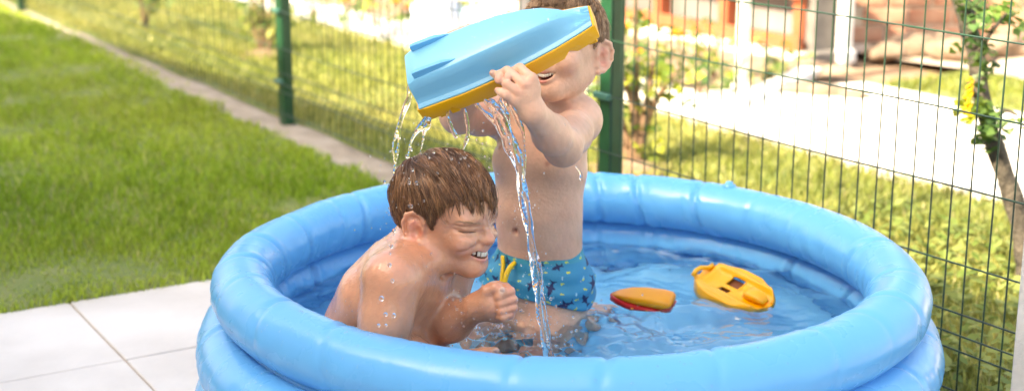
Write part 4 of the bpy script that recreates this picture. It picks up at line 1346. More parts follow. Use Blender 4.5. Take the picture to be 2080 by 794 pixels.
def add_head(sd, H, grin=1.0, flare=.45, mw=1.0, creases=True):
    sd.add(H.ell(SK_C, SK_R), .01)
    sd.add(H.ell((.026, 0, -.008), (.062, .057, .066)), .03)
    sd.add(H.ell((.040, 0, .050), (.040, .052, .034)), .03)            # forehead
    sd.add(H.ell((.072, 0, -.061), (.017, .020, .014)), .026)           # chin
    for sg in (-1, 1):
        sd.add(H.cone((.000, .046*sg, -.028), (.068, .015*sg, -.058), .019, .013), .024)   # jaw line
        sd.add(H.ell((.062, .034*sg, -.008), (.027, .024, .024)), .014)              # cheek
        sd.add(H.ell((.069, .030*sg, .034), (.012, .022, .008)), .016)                         # brow
        sd.add(H.ell((.069, .030*sg, .020), (.014, .018, .009)), .006)                         # lids
        sd.add(H.ell((.0905, .0098*sg, -.0062), (.0075, .0068, .0060)), .005)                # nostril wing
    sd.add(H.cone((.080, 0, .024), (.0965, 0, .001), .0065, .0085), .013)
    sd.add(H.ell((.0985, 0, -.003), (.0092, .0092, .0080)), .006)
    sd.add(H.ell((.084, 0, -.022), (.010, .020, .010)), .012)            # upper-lip mound
    # ears
    for sg in (-1, 1):
        def E(f, u, out):
            # ear plane tilted back a little and standing off the head towards the rear
            return (-.012 + 1.14*f - .16*u, (.0665 + out + max(0, -f+.010)*flare)*sg, .001 + 1.08*u)
        pr = []
        rim = [(.012, .004), (.0145, .016), (.009, .026), (-.002, .030), (-.013, .025), (-.018, .012), (-.0175, -.002), (-.012, -.014), (-.004, -.023)]
        rr_ = [.0030, .0036, .0040, .0042, .0042, .0040, .0037, .0036, .0040]
        for k in range(len(rim)-1):
            pr.append((Cone(H.P(*E(*rim[k], .0055)), H.P(*E(*rim[k+1], .0055)), rr_[k]*H.k, rr_[k+1]*H.k), .003))
        e1 = unit(H.F - H.R*sg*flare); e2 = unit(H.U - .16*H.F); e2 = unit(e2 - e1*(e1@e2)); e3 = np.cross(e1, e2)
        pr.append((Ell(H.P(*E(-.0035, .004, .0012)), np.array([.0190, .0044, .0290])*H.k, np.array([e1, e3, e2])), .004))
        pr.append((Cone(H.P(*E(.004, .012, -.004)), H.P(*E(.002, -.010, -.004)), .0095*H.k, .0085*H.k), .004))
        pr.append((Cone(H.P(*E(.001, -.022, .003)), H.P(*E(.004, -.0245, .003)), .0062*H.k, .0058*H.k), .005))
        pr.append((Cone(H.P(*E(.012, .004, .003)), H.P(*E(.009, -.014, .003)), .0046*H.k, .0048*H.k), .004))
        anti = [(-.001, .017), (-.009, .010), (-.0115, .000), (-.008, -.010), (-.001, -.014)]
        for k in range(len(anti)-1):
            pr.append((Cone(H.P(*E(*anti[k], .0055)), H.P(*E(*anti[k+1], .0055)), .0027*H.k, .0027*H.k), .0025))
        sd.group(pr, .005)
        sd.cut(Ell(H.P(*E(.0015, -.001, .0085)), np.array([.0085, .0090, .0115])*H.k, np.array([e1, e3, e2])), .003)
        sd.cut(Ell(H.P(*E(-.002, .0215, .0080)), np.array([.0095, .0060, .0038])*H.k, np.array([e1, e3, e2])), .003)
        sd.cut(Cone(H.P(*E(-.0145, .012, .0065)), H.P(*E(-.0145, -.004, .0065)), .0026*H.k, .0026*H.k), .003)
    # mouth
    mc = []
    for t in np.linspace(-1, 1, 9):
        mc.append(H.P(.0985 - .027*mw*mw*t*t, .0285*mw*t, -.0340 + .0115*mw*t*t))
    mr = [.0018, .0040, .0054, .0062, .0064, .0062, .0054, .0040, .0018]
    for k in range(8):
        up0, up1 = mc[k] + H.U*H.k*(mr[k]*.9), mc[k+1] + H.U*H.k*(mr[k+1]*.9)
        dn0, dn1 = mc[k] - H.U*H.k*(mr[k]*1.15), mc[k+1] - H.U*H.k*(mr[k+1]*1.15)
        sd.add(Cone(up0 - H.F*.0085, up1 - H.F*.0085, .0036*H.k, .0036*H.k), .0045)
        sd.add(Cone(dn0 - H.F*.0085, dn1 - H.F*.0085, .0046*H.k, .0046*H.k), .0045)
    for k in range(8):
        sd.cut(Cone(mc[k], mc[k+1], mr[k]*H.k*grin, mr[k+1]*H.k*grin), .002)
        sd.cut(Cone(mc[k]-H.F*.011, mc[k+1]-H.F*.011, mr[k]*H.k*grin*.95, mr[k+1]*H.k*grin*.95), .002)
    H.eye = {}
    for sg in (-1, 1):
        # smile folds, squeezed eyes and the creases round them, cut where they meet the face
        for nm, pts, rr2, kk in (('lid', [(.012, .0135), (.020, .0142), (.029, .0150), (.038, .0160), (.047, .0175)], .0022, .004),
                             ('', [(.014, .0225), (.028, .0245), (.044, .0250)], .0015, .005), ('', [(.013, .0080), (.025, .0055), (.036, .0070)], .0011, .006),
                             ('', [(.049, .0225), (.060, .0290)], .0015, .004), ('', [(.050, .0180), (.061, .0165)], .0015, .004), ('', [(.049, .0135), (.059, .0060)], .0014, .004),
                             ('', [(.0155, -.0085), (.0245, -.0150), (.0335, -.0245)], .0013, .008), ('', [(.0045, .0260), (.0095, .0370)], .0013, .005), ('', [(.001, .0190), (.0085, .0215)], .0011, .005)):
            if not creases and not nm: continue
            q = [snap(sd, H, r_*sg, u_) for r_, u_ in pts]
            if nm: H.eye[sg] = q
            for k in range(len(q)-1):
                sd.cut(Cone(q[k], q[k+1], rr2*H.k*(1 if k else .7), rr2*H.k*(1 if k < len(q)-2 else .7)), kk)
        sd.cut(H.ell((.0945, .0058*sg, -.0108), (.0030, .0027, .0023)), .002)
        H.brow = getattr(H, 'brow', {})
        H.brow[sg] = [snap(sd, H, r_*sg, u_) for r_, u_ in ((.012, .0265), (.021, .0310), (.031, .0345), (.041, .0350), (.050, .0315))]
    return mc, mr

def head_tints(H, mw=1.0):
    """places on the head that are redder or darker: (point, radius, colour, strength)"""
    t = [(H.P(.101, 0, -.004), .016, 'pink', .45)]
    for sg in (-1, 1):
        t += [(H.P(.066, .040*sg, -.012), .026, 'pink', .55), (H.P(-.015, .078*sg, .012), .016, 'pink', .75), (H.P(-.016, .078*sg, -.012), .016, 'pink', .75),
              (H.P(-.002, .072*sg, .000), .010, 'red', .45)]
        t.append((H.P(.071, .03*sg, .014), .012, 'pink', .35))
    for k in np.linspace(-1, 1, 9):
        t.append((H.P(.0965 - .025*k*k, .0285*mw*k, -.0265 + .0115*mw*k*k), .0050, 'lip', .75))
        t.append((H.P(.0945 - .025*k*k, .0270*mw*k, -.0425 + .0140*mw*k*k), .0056, 'lip', .80))
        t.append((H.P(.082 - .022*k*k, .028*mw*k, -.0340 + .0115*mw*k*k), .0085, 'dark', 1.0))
    for sg in (-1, 1):
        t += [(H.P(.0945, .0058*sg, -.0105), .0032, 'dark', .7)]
    return t

def paint(v, base, tints, blotch=.05, seed=4):
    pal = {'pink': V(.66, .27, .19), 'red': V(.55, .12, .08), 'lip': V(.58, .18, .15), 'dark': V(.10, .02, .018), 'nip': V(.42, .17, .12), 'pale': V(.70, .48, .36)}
    c = np.tile(np.asarray(base, float), (len(v), 1))
    c *= (1 + blotch*vnoise(v*30, seed)[:, None] + .05*vnoise(v*110, seed+1)[:, None] + .03*vnoise(v*330, seed+2)[:, None])
    red = np.clip(vnoise(v*21, seed+7), 0, 1)[:, None]*.30
    c = c*(1-red) + c*np.array([1.06, .82, .76])*red
    for (p, r, nm, s_) in tints:
        w = np.clip(1 - np.linalg.norm(v-p, axis=1)/r/1.0, 0, 1)
        w = (w*w*(3-2*w)*s_*1.4).clip(0, s_)[:, None]
        c = c*(1-w) + pal[nm]*w
    return np.clip(c, 0, 1)

def teeth(H, parent, mc, mr, lower=False, mw=1.0):
    up = MB()
    for k in range(-4, 5):
        t = k*.20
        w = .0061 if abs(k) < 2 else .0059
        f = .0915 - .027*mw*mw*t*t*.9; u = -.0340 + .0115*mw*t*t + (.0022 if not lower else -.0050)
        ang = -t*.9
        a = unit(H.F*math.cos(ang) + H.R*math.sin(-ang)); b = unit(np.cross(H.U, a))
        up.box(H.P(f, .0280*mw*t, u), (.0030*H.k, w*mw*H.k, (.0086*mw if not lower else .0045)*H.k), axes=np.array([a, b, H.U]), bevel=.0009)
    up.build('teeth', M['tooth'], parent)

def brows(H, parent, m, n=26):
    for sg in (-1, 1):
        mb = MB(); q = spline(H.brow[sg], 40)
        for k in range(n):
            i = random.randrange(0, 33)
            a = q[i] + H.U*random.gauss(0, .0018)*H.k
            b = q[i+6] + H.U*(.0016 - .003*i/33)*H.k + H.U*random.gauss(0, .0008)
            mb.tube([a, (a+b)/2 + H.F*.0009, b + H.F*.0003], [.0004, .00055, .0002], 3, caps=False)
        tag(mb.build('eyebrow', m, parent), kind='stuff')

def lashes(H, parent, m):
    for sg in (-1, 1):
        mb = MB(); q = spline(H.eye[sg], 20)[4:15]- H.F*.0009; q = spline(q, 14)
        mb.tube(q, list(np.interp(np.linspace(0, 1, 14), [0, .2, .8, 1], [.0002, .0007, .0008, .0002])), 6)
        mb.build('eyelash', m, parent)

def make_hair(H, parent, region, crown, flow, length, cap_m, strand_m, cols, nclump, per, lift, seed, rad=.0011, cap_scale=1.035, conv=.8, allow=None, wobk=.5, cap_in=None):
    rr = np.random.default_rng(seed); rd = random.Random(seed)
    # scalp cap
    nu, nv = 96, 72
    th = np.linspace(0, 2*np.pi, nu, endpoint=False); ph = np.linspace(.001, np.pi-.001, nv)
    T, Pp = np.meshgrid(th, ph, indexing='ij')
    q = np.stack([np.sin(Pp)*np.cos(T), np.sin(Pp)*np.sin(T), np.cos(Pp)], -1)
    loc = SK_C + q*SK_R*cap_scale
    inside = np.array([[region(*loc[a, b]) for b in range(nv)] for a in range(nu)])
    v = (H.O + H.k*(loc.reshape(-1, 3) @ H.ax))
    v = v + .0012*vnoise(v*190, seed)[:, None]*((v-H.O)/np.linalg.norm(v-H.O, axis=1)[:, None])
    i = np.arange(nu*nv).reshape(nu, nv); j = np.roll(i, -1, 0)
    ii = inside; jj = np.roll(inside, -1, 0)
    okf = ii[:, :-1] & ii[:, 1:] & jj[:, :-1] & jj[:, 1:]
    f = np.stack([i[:, :-1], i[:, 1:], j[:, 1:], j[:, :-1]], -1)[okf]
    used = np.unique(f); rm = np.full(nu*nv, -1); rm[used] = np.arange(len(used))
    cap = cap_in or obj('hair', mesh_data('hair', v[used], rm[f], True, np.tile(np.array(cols[0])*.8, (len(used), 1))), cap_m, parent)
    # strands gathered in clumps
    VV, FF, CC = [], [], []
    nseg = 8
    ns = 0
    cr = np.asarray(crown, float)
    def surf(p, s_):
        d = (p-SK_C)/SK_R; d = d/np.linalg.norm(d)
        return SK_C + d*SK_R*s_, d/SK_R
    tries = 0
    while ns < nclump and tries < nclump*60:
        tries += 1
        q = rr.normal(size=3); q /= np.linalg.norm(q)
        p = SK_C + q*SK_R
        if not region(*p): continue
        ns += 1
        L = length(*p)*rd.uniform(.75, 1.25)
        wob = rr.normal(0, .35, 3); jit = rd.random()
        path = [p]; cur = p.copy()
        for sgm in range(nseg):
            _, nrm = surf(cur, 1.0); nrm = nrm/np.linalg.norm(nrm)
            dvec = flow(cur, cr) + wob*wobk + rr.normal(0, .06, 3)
            dvec = dvec - nrm*(dvec@nrm); dvec = dvec/(np.linalg.norm(dvec)+1e-9)
            cur = cur + dvec*L/nseg
            tt = (sgm+1)/nseg
            cur, _ = surf(cur, 1.02 + lift(tt, p))
            if allow is not None and not allow(*cur, jit): break
            path.append(cur)
        if len(path) < 3: continue
        path = np.array(path)
        if len(path) < nseg+1:
            x0 = np.linspace(0, 1, len(path)); x1 = np.linspace(0, 1, nseg+1)
            path = np.stack([np.interp(x1, x0, path[:, c_]) for c_ in range(3)], 1)
        cc = np.array(cols[rd.randrange(len(cols))])
        for s_ in range(per):
            off = rr.normal(0, .0048, 3)
            _, nrm = surf(p, 1); nrm = nrm/np.linalg.norm(nrm)
            off = off - nrm*(off@nrm)
            t = np.linspace(0, 1, nseg+1)[:, None]
            sp = path + off*(1-conv*t**1.3) + rr.normal(0, .0006, 3)*t
            # sit on the scalp with a little height of its own
            hh = rd.uniform(.0, .05)
            dd = (sp-SK_C)/SK_R; nn = np.linalg.norm(dd, axis=1, keepdims=True)
            sp = SK_C + dd/nn*np.maximum(nn, 1.015)*(1+hh*np.sin(t*2.4))*SK_R
            w = H.O + H.k*(sp @ H.ax)
            k0 = len(VV)
            tan = np.gradient(w, axis=0); tan /= np.linalg.norm(tan, axis=1)[:, None]+1e-9
            nr = (w-H.O); nr = nr - tan*(nr*tan).sum(1)[:, None]; nr /= np.linalg.norm(nr, axis=1)[:, None]+1e-9
            bt = np.cross(tan, nr)
            ra = rad*np.interp(np.linspace(0, 1, nseg+1), [0, .3, .8, 1], [.8, 1, .8, .15])[:, None]*rd.uniform(.7, 1.25)
            for a in (0, 2.094, 4.189):
                VV.append(w + ra*(nr*math.cos(a)+bt*math.sin(a)))
            k = len(CC)
            CC.append(np.clip(cc*rd.uniform(.7, 1.3), 0, 1))
    A = np.array(VV).reshape(-1, 3, nseg+1, 3).transpose(0, 2, 1, 3)       # strand, seg, side, xyz
    S = len(A)
    verts = A.reshape(-1, 3)
    base = np.arange(S)[:, None, None]*(nseg+1)*3
    sg = np.arange(nseg)[None, :, None]*3
    fl = []
    for a in range(3):
        b = (a+1) % 3
        fl.append(np.stack([base+sg+a, base+sg+b, base+sg+3+b, base+sg+3+a], -1).reshape(-1, 4))
    F_ = np.vstack(fl)
    cl = np.repeat(np.array(CC), (nseg+1)*3, 0)
    tag(obj('hair_strands', mesh_data('hair_strands', verts, F_, True, cl), strand_m, cap), kind='stuff')
    return cap

def nail_at(parent, p, r):
    mb = MB(); mb.ico(p, 1.0, 2, r); mb.build('fingernail', M['nail'], parent)

def skin_mat(name, rough, wet):
    m = mat(name, (.6, .35, .24), rough, attr='col', sss=.16, coat=wet, bump=.14, bscale=160, rough2=min(1, rough+.16), scale=26, spec=.5)
    return m
M['skin_a'] = skin_mat('wet_tanned_skin', .36, .8)
_n, _l = nodes_of(M['skin_a'])
_tc, _nz, _bp = _n.new('ShaderNodeTexCoord'), _n.new('ShaderNodeTexNoise'), _n.new('ShaderNodeBump')
_nz.inputs['Scale'].default_value = 46; _nz.inputs['Detail'].default_value = 3; _nz.inputs['Distortion'].default_value = 1.4
_mp = _n.new('ShaderNodeMapping'); _mp.inputs['Scale'].default_value = (1, 1, .45)
_l.new(_tc.outputs['Object'], _mp.inputs['Vector']); _l.new(_mp.outputs[0], _nz.inputs['Vector'])
_bp.inputs['Strength'].default_value = .5; _bp.inputs['Distance'].default_value = .006
_l.new(_nz.outputs['Fac'], _bp.inputs['Height']); _l.new(_bp.outputs[0], _n['Principled BSDF'].inputs['Coat Normal'])
M['skin_b'] = skin_mat('fair_skin', .46, .08)
M['tooth'] = mat('tooth_enamel', (.66, .61, .52), .25)
M['nail'] = mat('fingernail', (.66, .42, .33), .22)
M['lash'] = mat('dark_lash', (.05, .025, .015), .6)
M['brow'] = mat('brown_brow', (.36, .20, .115), .6)
M['hair_a'] = mat('wet_brown_hair', (.12, .06, .03), .28, attr='col', spec=.6)
M['hair_b'] = mat('light_brown_hair', (.3, .2, .12), .5, attr='col', spec=.4)

# ------------------------------------------------------------------ boy 1: sitting, hunched under the water
def boy_sitting():
    h = .0021
    sd = Sdf((-.36, 2.09, .005), (.10, 2.58, .64), h)
    Uw = unit(V(-.465, -.885, 0))                 # his right
    Fw = unit(V(.885, -.465, 0))
    sp = [V(-.240, 2.325, .085), V(-.243, 2.325, .19), V(-.233, 2.325, .285), V(-.205, 2.315, .345), V(-.172, 2.305, .395), V(-.150, 2.30, .425)]
    rd = [(.098, .085), (.092, .080), (.094, .082), (.096, .078), (.088, .066), (.050, .046)]
    tor = [(Flat(sp[i], sp[i+1], Uw, rd[i], rd[i+1]), .03) for i in range(5)]
    tor.append((Ell(sp[0]+V(0, 0, -.01), (.095, .11, .072)), .03))
    sd.group(tor, .02)
    # belly folds forward
    sd.add(Ell(V(-.185, 2.295, .205), (.062, .075, .075)), .04)
    # shoulder blade and spine relief
    sd.add(Ell(V(-.262, 2.275, .345), (.020, .034, .045)), .03)
    sd.cut(Cone(V(-.300, 2.372, .36), V(-.318, 2.372, .22), .004, .004), .02)
    H = Head(W(905, 457, 2.40), R(57), R(6), R(2), .92)
    # neck
    sd.add(Cone(V(-.160, 2.310, .400), H.P(-.026, 0, -.012), .036, .036), .014)
    sd.add(Cone(V(-.182, 2.310, .412), H.P(-.050, 0, .004), .035, .035), .016)
    # near (right) arm
    S, E, Wr = V(-.195, 2.215, .404), V(-.214, 2.182, .296), V(-.112, 2.272, .236)
    arm = chain([S+V(.014, .030, .004), S, S*.45+E*.55, E], [.049, .045, .039, .034], .03)
    arm += chain([E, E*.55+Wr*.45, Wr], [.034, .033, .023], .02)
    sd.group(arm, .018)
    # shrugged muscle between neck and near shoulder
    sd.add(Cone(V(-.172, 2.29, .418), S+V(-.004, .015, .004), .031, .033), .016)
    # far (left) arm
    S2, E2, W2 = V(-.098, 2.378, .392), V(-.146, 2.335, .272), W(970, 623, 2.362)
    arm = chain([S2, S2*.5+E2*.5, E2], [.045, .038, .033], .03)
    arm += chain([E2, E2*.5+W2*.5, W2], [.034, .033, .0225], .02)
    sd.group(arm, .014)
    # left fist
    fist = [(Ell(W(997, 613, 2.352), (.024, .024, .030)), .01), (Cone(W2, W(992, 617, 2.352), .0225, .026), .012),
            (Cone(W(1010, 592, 2.357), W(1014, 634, 2.357), .0185, .0175), .01)]
    sd.group(fist, .012)
    for (pp, k) in (((1027, 583, 1036, 592, 1014, 603, 1003, 607), 1.03), ((1033, 600, 1041, 609, 1017, 617, 1006, 618), 1.03), ((1033, 617, 1042, 625, 1019, 632, 1009, 631), .98), ((1027, 632, 1036, 639, 1022, 645, 1013, 642), .88)):
        r_ = .0077*k
        fg = chain([W(pp[0], pp[1], 2.352), W(pp[2], pp[3], 2.334), W(pp[4], pp[5], 2.327), W(pp[6], pp[7], 2.337)], [r_*1.08, r_*1.05, r_, r_*.9], .004)
        sd.group(fg, .0018)
    th = chain([W(977, 606, 2.350), W(990, 592, 2.336), W(1006, 585, 2.330), W(1019, 591, 2.327)], [.0125, .0105, .0092, .0080], .006)
    sd.group(th, .004)
    # right hand resting low by the knee, thumb up
    hand = [(Cone(Wr, W(935, 742, 2.385), .023, .020), .01), (Ell(W(950, 748, 2.385), (.032, .022, .015)), .01)]
    sd.group(hand, .012)
    sd.group(chain([W(925, 732, 2.378), W(952, 722, 2.372), W(982, 716, 2.370), W(1006, 713, 2.370)], [.0125, .0105, .0092, .0078], .006), .006)
    for k in range(4):
        y = 745 + 7*k
        sd.group(chain([W(962, y, 2.375+.012*k), W(990, y+1, 2.372+.012*k), W(1012, y+8, 2.376+.012*k), W(1018, y+20, 2.385+.012*k)], [.0095, .0090, .0080, .0070], .004), .003)
    # legs folded in the water
    for (hip, knee, ank, toe) in ((V(-.245, 2.27, .085), V(-.040, 2.255, .150), V(-.085, 2.395, .055), V(.010, 2.43, .040)), (V(-.215, 2.385, .085), V(-.015, 2.475, .125), V(.025, 2.325, .050), V(.075, 2.285, .038))):
        lg = chain([hip, hip*.5+knee*.5, knee], [.066, .056, .042], .03) + chain([knee, knee*.55+ank*.45, ank], [.042, .038, .026], .02)
        lg += chain([ank, toe], [.026, .018], .02)
        sd.group(lg, .02)
    sd.cut(Cone(H.P(-.022, .060, -.046), H.P(.045, .036, -.082), .006, .007), .016)
    mc, mr = add_head(sd, H, 1.12, .45, 1.14)
    sd.cut(Cone(H.P(-.004, .064, -.058), H.P(.050, .034, -.084), .0045, .0055), .010)
    # collar bone, arm-pit fold
    sd.add(Cone(V(-.120, 2.262, .418), V(-.158, 2.235, .432), .008, .009), .02)
    tints = head_tints(H, 1.14)
    tints += [(E, .05, 'pink', .35), (E2, .05, 'pink', .3), (S, .055, 'pink', .30)]
    tints += [(W(1036, y, 2.334), .014, 'pink', .5) for y in (590, 607, 624, 639)] + [(W(1019, 591, 2.32), .008, 'pale', .8), (W(1006, 717, 2.362), .008, 'pale', .8)]
    v, f = sd.mesh(1)
    col = paint(v, (.53, .248, .140), tints, .09, 4)
    root = empty('person', V(-.18, 2.33, .02))
    tag(root, 'tanned wet-haired boy sitting hunched in the pool, eyes squeezed shut, one fist raised', 'person')
    body = obj('body', mesh_data('body', v, f, True, col), M['skin_a'], root)
    teeth(H, root, mc, mr, False, 1.14)
    brows(H, root, M['brow']); lashes(H, root, M['lash'])
    def region(f_, r, u):
        a = abs(r)
        if u > .088 + .010*math.sin(r*60): return True
        if f_ > .050: return u > .080 + .006*math.sin(r*90)
        if f_ > .018: return u > .036 + (f_-.018)*1.4
        if f_ > .006: return u > .018
        if f_ > -.036: return u > .036
        return u > -.028 and f_ < -.03
    def flow(p, cr):
        d = p-cr; n = np.linalg.norm(d)
        d = d/(n+1e-6)
        top = np.clip((p[2]-.06)/.05, 0, 1)
        return d*1.0 + V(.55, .45, 0)*top + V(.10, 0, -.9)*(1-top)
    def length(f_, r, u):
        if f_ > .03: return .050
        if u > .09: return .068
        if u < .03: return .030
        return .050
    def allow(f_, r, u, j):
        if f_ > .045: return u > .076 - .016*j - .030*max(0, j-.74)/.26
        if f_ > .012: return u > .020 + (f_-.012)*1.55 - .022*j
        if f_ > -.040: return u > .040 - .010*j
        return u > -.030 - .018*j
    def lift(t, p):
        front = np.clip((p[0]-.02)/.05, 0, 1)
        return .045*math.sin(t*2.6) + .05*front*math.sin(t*3.14) + .015
    cap_ = make_hair(H, root, region, (-.062, -.005, .112), flow, length, M['hair_a'], M['hair_a'],
              [(.135, .058, .023), (.20, .092, .038), (.10, .042, .017), (.31, .155, .070), (.17, .076, .031)], 560, 22, lift, 5, .00068, 1.05, .62, allow, .22)
    # loose wet hairs straying over brow, temple and nape
    make_hair(H, root, region, (-.062, -.005, .112), flow, lambda f_, r, u: length(f_, r, u)*1.25, M['hair_a'], M['hair_a'],
              [(.10, .042, .017), (.25, .12, .05)], 260, 3, lambda t, p: .05+.05*math.sin(t*2.8), 15, .00055, 1.05, .7,
              lambda f_, r, u, j: (u > .040 - .02*j) if f_ > .045 else (u > .005 + max(0, f_-.012)*1.1 if f_ > .012 else (u > .030 if f_ > -.042 else u > -.055)), .8, cap_)
    nail_at(root, W(1020, 588, 2.3195), (.0042, .0018, .0048)); nail_at(root, W(1007, 711, 2.3625), (.0052, .0018, .0040))
    # swim trunks, mostly under water
    tr = Sdf((-.36, 2.16, .0), (.02, 2.52, .24), .003)
    pr = [(Flat(sp[0]-V(0, 0, .01), sp[1], Uw, (.103, .090), (.097, .085)), .03), (Ell(sp[0]+V(0, 0, -.01), (.100, .115, .076)), .03)]
    for hip, knee in ((V(-.245, 2.27, .085), V(-.040, 2.255, .150)), (V(-.215, 2.385, .085), V(-.015, 2.475, .125))):
        pr += chain([hip, hip*.45+knee*.55], [.073, .064], .03)
    for p_, k in pr: tr.add(p_, k)
    clip_plane(tr, V(0, 0, .165), V(0, 0, 1))
    v, f = tr.mesh(2)
    M['navy'] = mat('navy_fabric', (.012, .03, .14), .7, (.02, .06, .25), 30, .3, 300)
    obj('swim_trunks', mesh_data('swim_trunks', v, f), M['navy'], root)
    return root, sd, body, H

boy1, sd1, body1, H1 = boy_sitting()
_v = np.array([x.co[:] for x in body1.data.vertices]); _f = np.array([p.vertices[:] for p in body1.data.polygons])
surface_drops(_v, _f, 430, .0007, .0026, lambda v, n: (n[:, 1] < .3) & (v[:, 2] > .2), parent=boy1, flat=.4)
del sd1

# ------------------------------------------------------------------ boy 2: kneeling upright, tipping the boat
def boy_kneeling():
    cam_p = V(0, 0, CAM_Z)
    def K(x, y, z): return cam_p + (V(x, y, z)-cam_p)*1.023
    h = .0021
    sd = Sdf((-.17, 2.28, .0), (.30, 2.98, .88), h)
    Fw = unit(V(-.5, -.866, 0)); Lw = unit(V(.866, -.5, 0))
    sp = [K(.055, 2.635, .285), K(.053, 2.63, .36), K(.050, 2.625, .42), K(.054, 2.63, .50), K(.060, 2.635, .565), K(.064, 2.635, .60)]
    rd = [(.086, .070), (.079, .065), (.081, .073), (.088, .067), (.083, .054), (.038, .038)]
    tor = [(Flat(sp[i], sp[i+1], Lw, rd[i], rd[i+1]), .03) for i in range(5)]
    sd.group(tor, .02)
    sd.add(Ell(sp[0]-V(0, 0, .02), (.088, .080, .062), np.array([Lw, Fw, V(0, 0, 1)])), .03)
    sd.add(Ell(sp[3]+Fw*.042+Lw*.040+V(0, 0, .018), (.034, .020, .026), np.array([Lw, Fw, V(0, 0, 1)])), .03)
    sd.add(Ell(sp[3]+Fw*.042-Lw*.040+V(0, 0, .018), (.034, .020, .026), np.array([Lw, Fw, V(0, 0, 1)])), .03)
    for sg in (-1, 1):
        sd.add(Cone(sp[5] + Fw*.034 + Lw*sg*.012 - V(0, 0, .012), sp[5] + Fw*.014 + Lw*sg*.080 - V(0, 0, .004), .0065, .0065), .018)
    H = Head(K(.092, 2.588, .712), R(-25), R(-8), R(-4), .98)
    sd.add(Cone(sp[5]-V(0, 0, .02), H.P(-.020, 0, -.020), .040, .042), .03)
    # his left arm, bent up in front
    S, E, Wr = V(.124, 2.625, .588), V(.090, 2.462, .574), W(1081, 226, 2.372)
    sd.group(chain([S-Lw*.03+V(0, .0, .0), S, S*.5+E*.5, E], [.038, .037, .034, .0315], .03) + chain([E, E*.62+Wr*.38, Wr], [.0315, .0310, .0215], .02), .02)
    sd.add(Cone(sp[5]+Lw*.01, S+V(0, 0, .012), .030, .032), .03)
    # left hand over the boat's rim
    Kn = [W(1080, 160, 2.352), W(1066, 173, 2.346), W(1052, 187, 2.346), W(1043, 202, 2.352)]
    hand = [(Cone(Wr, W(1070, 196, 2.362), .0205, .0205), .012), (Cone(W(1080, 178, 2.360), W(1056, 203, 2.360), .0150, .0140), .012),
            (Cone(Kn[0], Kn[3], .0105, .0095), .01)]
    sd.group(hand, .014)
    from mathutils.bvhtree import BVHTree
    dg = [tuple(x.co) for x in hull.data.vertices]
    hb = BVHTree.FromPolygons(dg, [tuple(p_.vertices) for p_ in hull.data.polygons])
    def on_hull(px, py, r_, dflt):
        a = W(px, py, 1.0) - cam_p
        hit = hb.ray_cast(Vector(cam_p), Vector(unit(a)))
        d_ = dflt
        if hit[0] is not None:
            q_ = np.array(hit[0]) - cam_p
            d_ = q_[1]*math.cos(PITCH) - q_[2]*math.sin(PITCH)
        return W(px, py, min(d_, dflt+.03) - r_*1.0)
    fing = [((Kn[0], on_hull(1056, 139, .016, 2.36), on_hull(1040, 147, .0085, 2.36), on_hull(1031, 158, .0065, 2.36)), (.0090, .0084, .0076, .0066)),
            ((Kn[1], on_hull(1030, 145, .018, 2.36), on_hull(1016, 152, .009, 2.36), on_hull(1012, 163, .0065, 2.36)), (.0090, .0084, .0076, .0066)),
            ((Kn[2], on_hull(1030, 172, .013, 2.36), on_hull(1015, 160, .0085, 2.36), on_hull(1001, 149, .0066, 2.36)), (.0086, .0078, .0072, .0062)),
            ((Kn[3], on_hull(1026, 193, .012, 2.355), on_hull(1018, 188, .0085, 2.355), on_hull(1011, 184, .0062, 2.36)), (.0080, .0072, .0066, .0058))]
    for pts, rs in fing: sd.group(chain(pts, rs, .003), .0022)
    sd.group(chain([W(1066, 205, 2.366), W(1050, 203, 2.378), W(1034, 196, 2.388), W(1022, 190, 2.394)], [.0115, .010, .009, .0078], .005), .006)
    # his right arm, mostly hidden behind the boat
    S2, E2, W2 = K(-.022, 2.68, .592), K(-.098, 2.565, .612), W(945, 130, 2.535)
    sd.group(chain([S2+Lw*.03, S2, S2*.5+E2*.5, E2], [.042, .041, .035, .032], .03) + chain([E2, E2*.6+W2*.4, W2], [.032, .031, .023], .02), .02)
    sd.add(Cone(sp[5]-Lw*.01, S2+V(0, 0, .010), .030, .032), .03)
    q = W(940, 100, 2.510)
    sd.group([(Cone(W2, q, .022, .022), .01), (Ell(q, (.026, .018, .022)), .01)], .012)
    for k in range(4):
        a = W(922+13*k, 92-5*k, 2.505); b = W(916+13*k, 76-5*k, 2.490); c = W(914+13*k, 72-5*k, 2.468)
        sd.group(chain([a, b, c], [.0092, .0086, .0072], .004), .004)
    sd.group(chain([q, W(965, 112, 2.49), W(975, 118, 2.475)], [.011, .0095, .008], .005), .006)
    # kneeling legs
    for sg, hip, knee, foot in ((1, sp[0]+Lw*.044-V(0, 0, .015), V(.052, 2.640, .062), V(.165, 2.845, .050)), (-1, sp[0]-Lw*.046-V(0, 0, .015), V(-.075, 2.715, .062), V(.050, 2.905, .050))):
        toe = foot + unit(V(.45, .89, 0))*.085 + V(0, 0, -.012)
        lg = chain([hip, hip*.5+knee*.5, knee], [.066, .060, .047], .03) + chain([knee, knee*.6+foot*.4, foot], [.044, .042, .028], .02) + chain([foot, toe], [.026, .018], .02)
        sd.group(lg, .025)
    mc, mr = add_head(sd, H, 1.1, .60, .70, False)
    tints = head_tints(H, .70)
    q = ray_hit(sd, 1047, 470)
    if q is not None:
        sd.cut(Ell(q, (.0045, .008, .0065)), .006); tints.append((q + V(0, .006, 0), .010, 'nip', .8))
    for px, py in ((1016, 300), (1112, 333)):
        q = ray_hit(sd, px, py)
        if q is not None: tints.append((q, .0085, 'nip', .65))
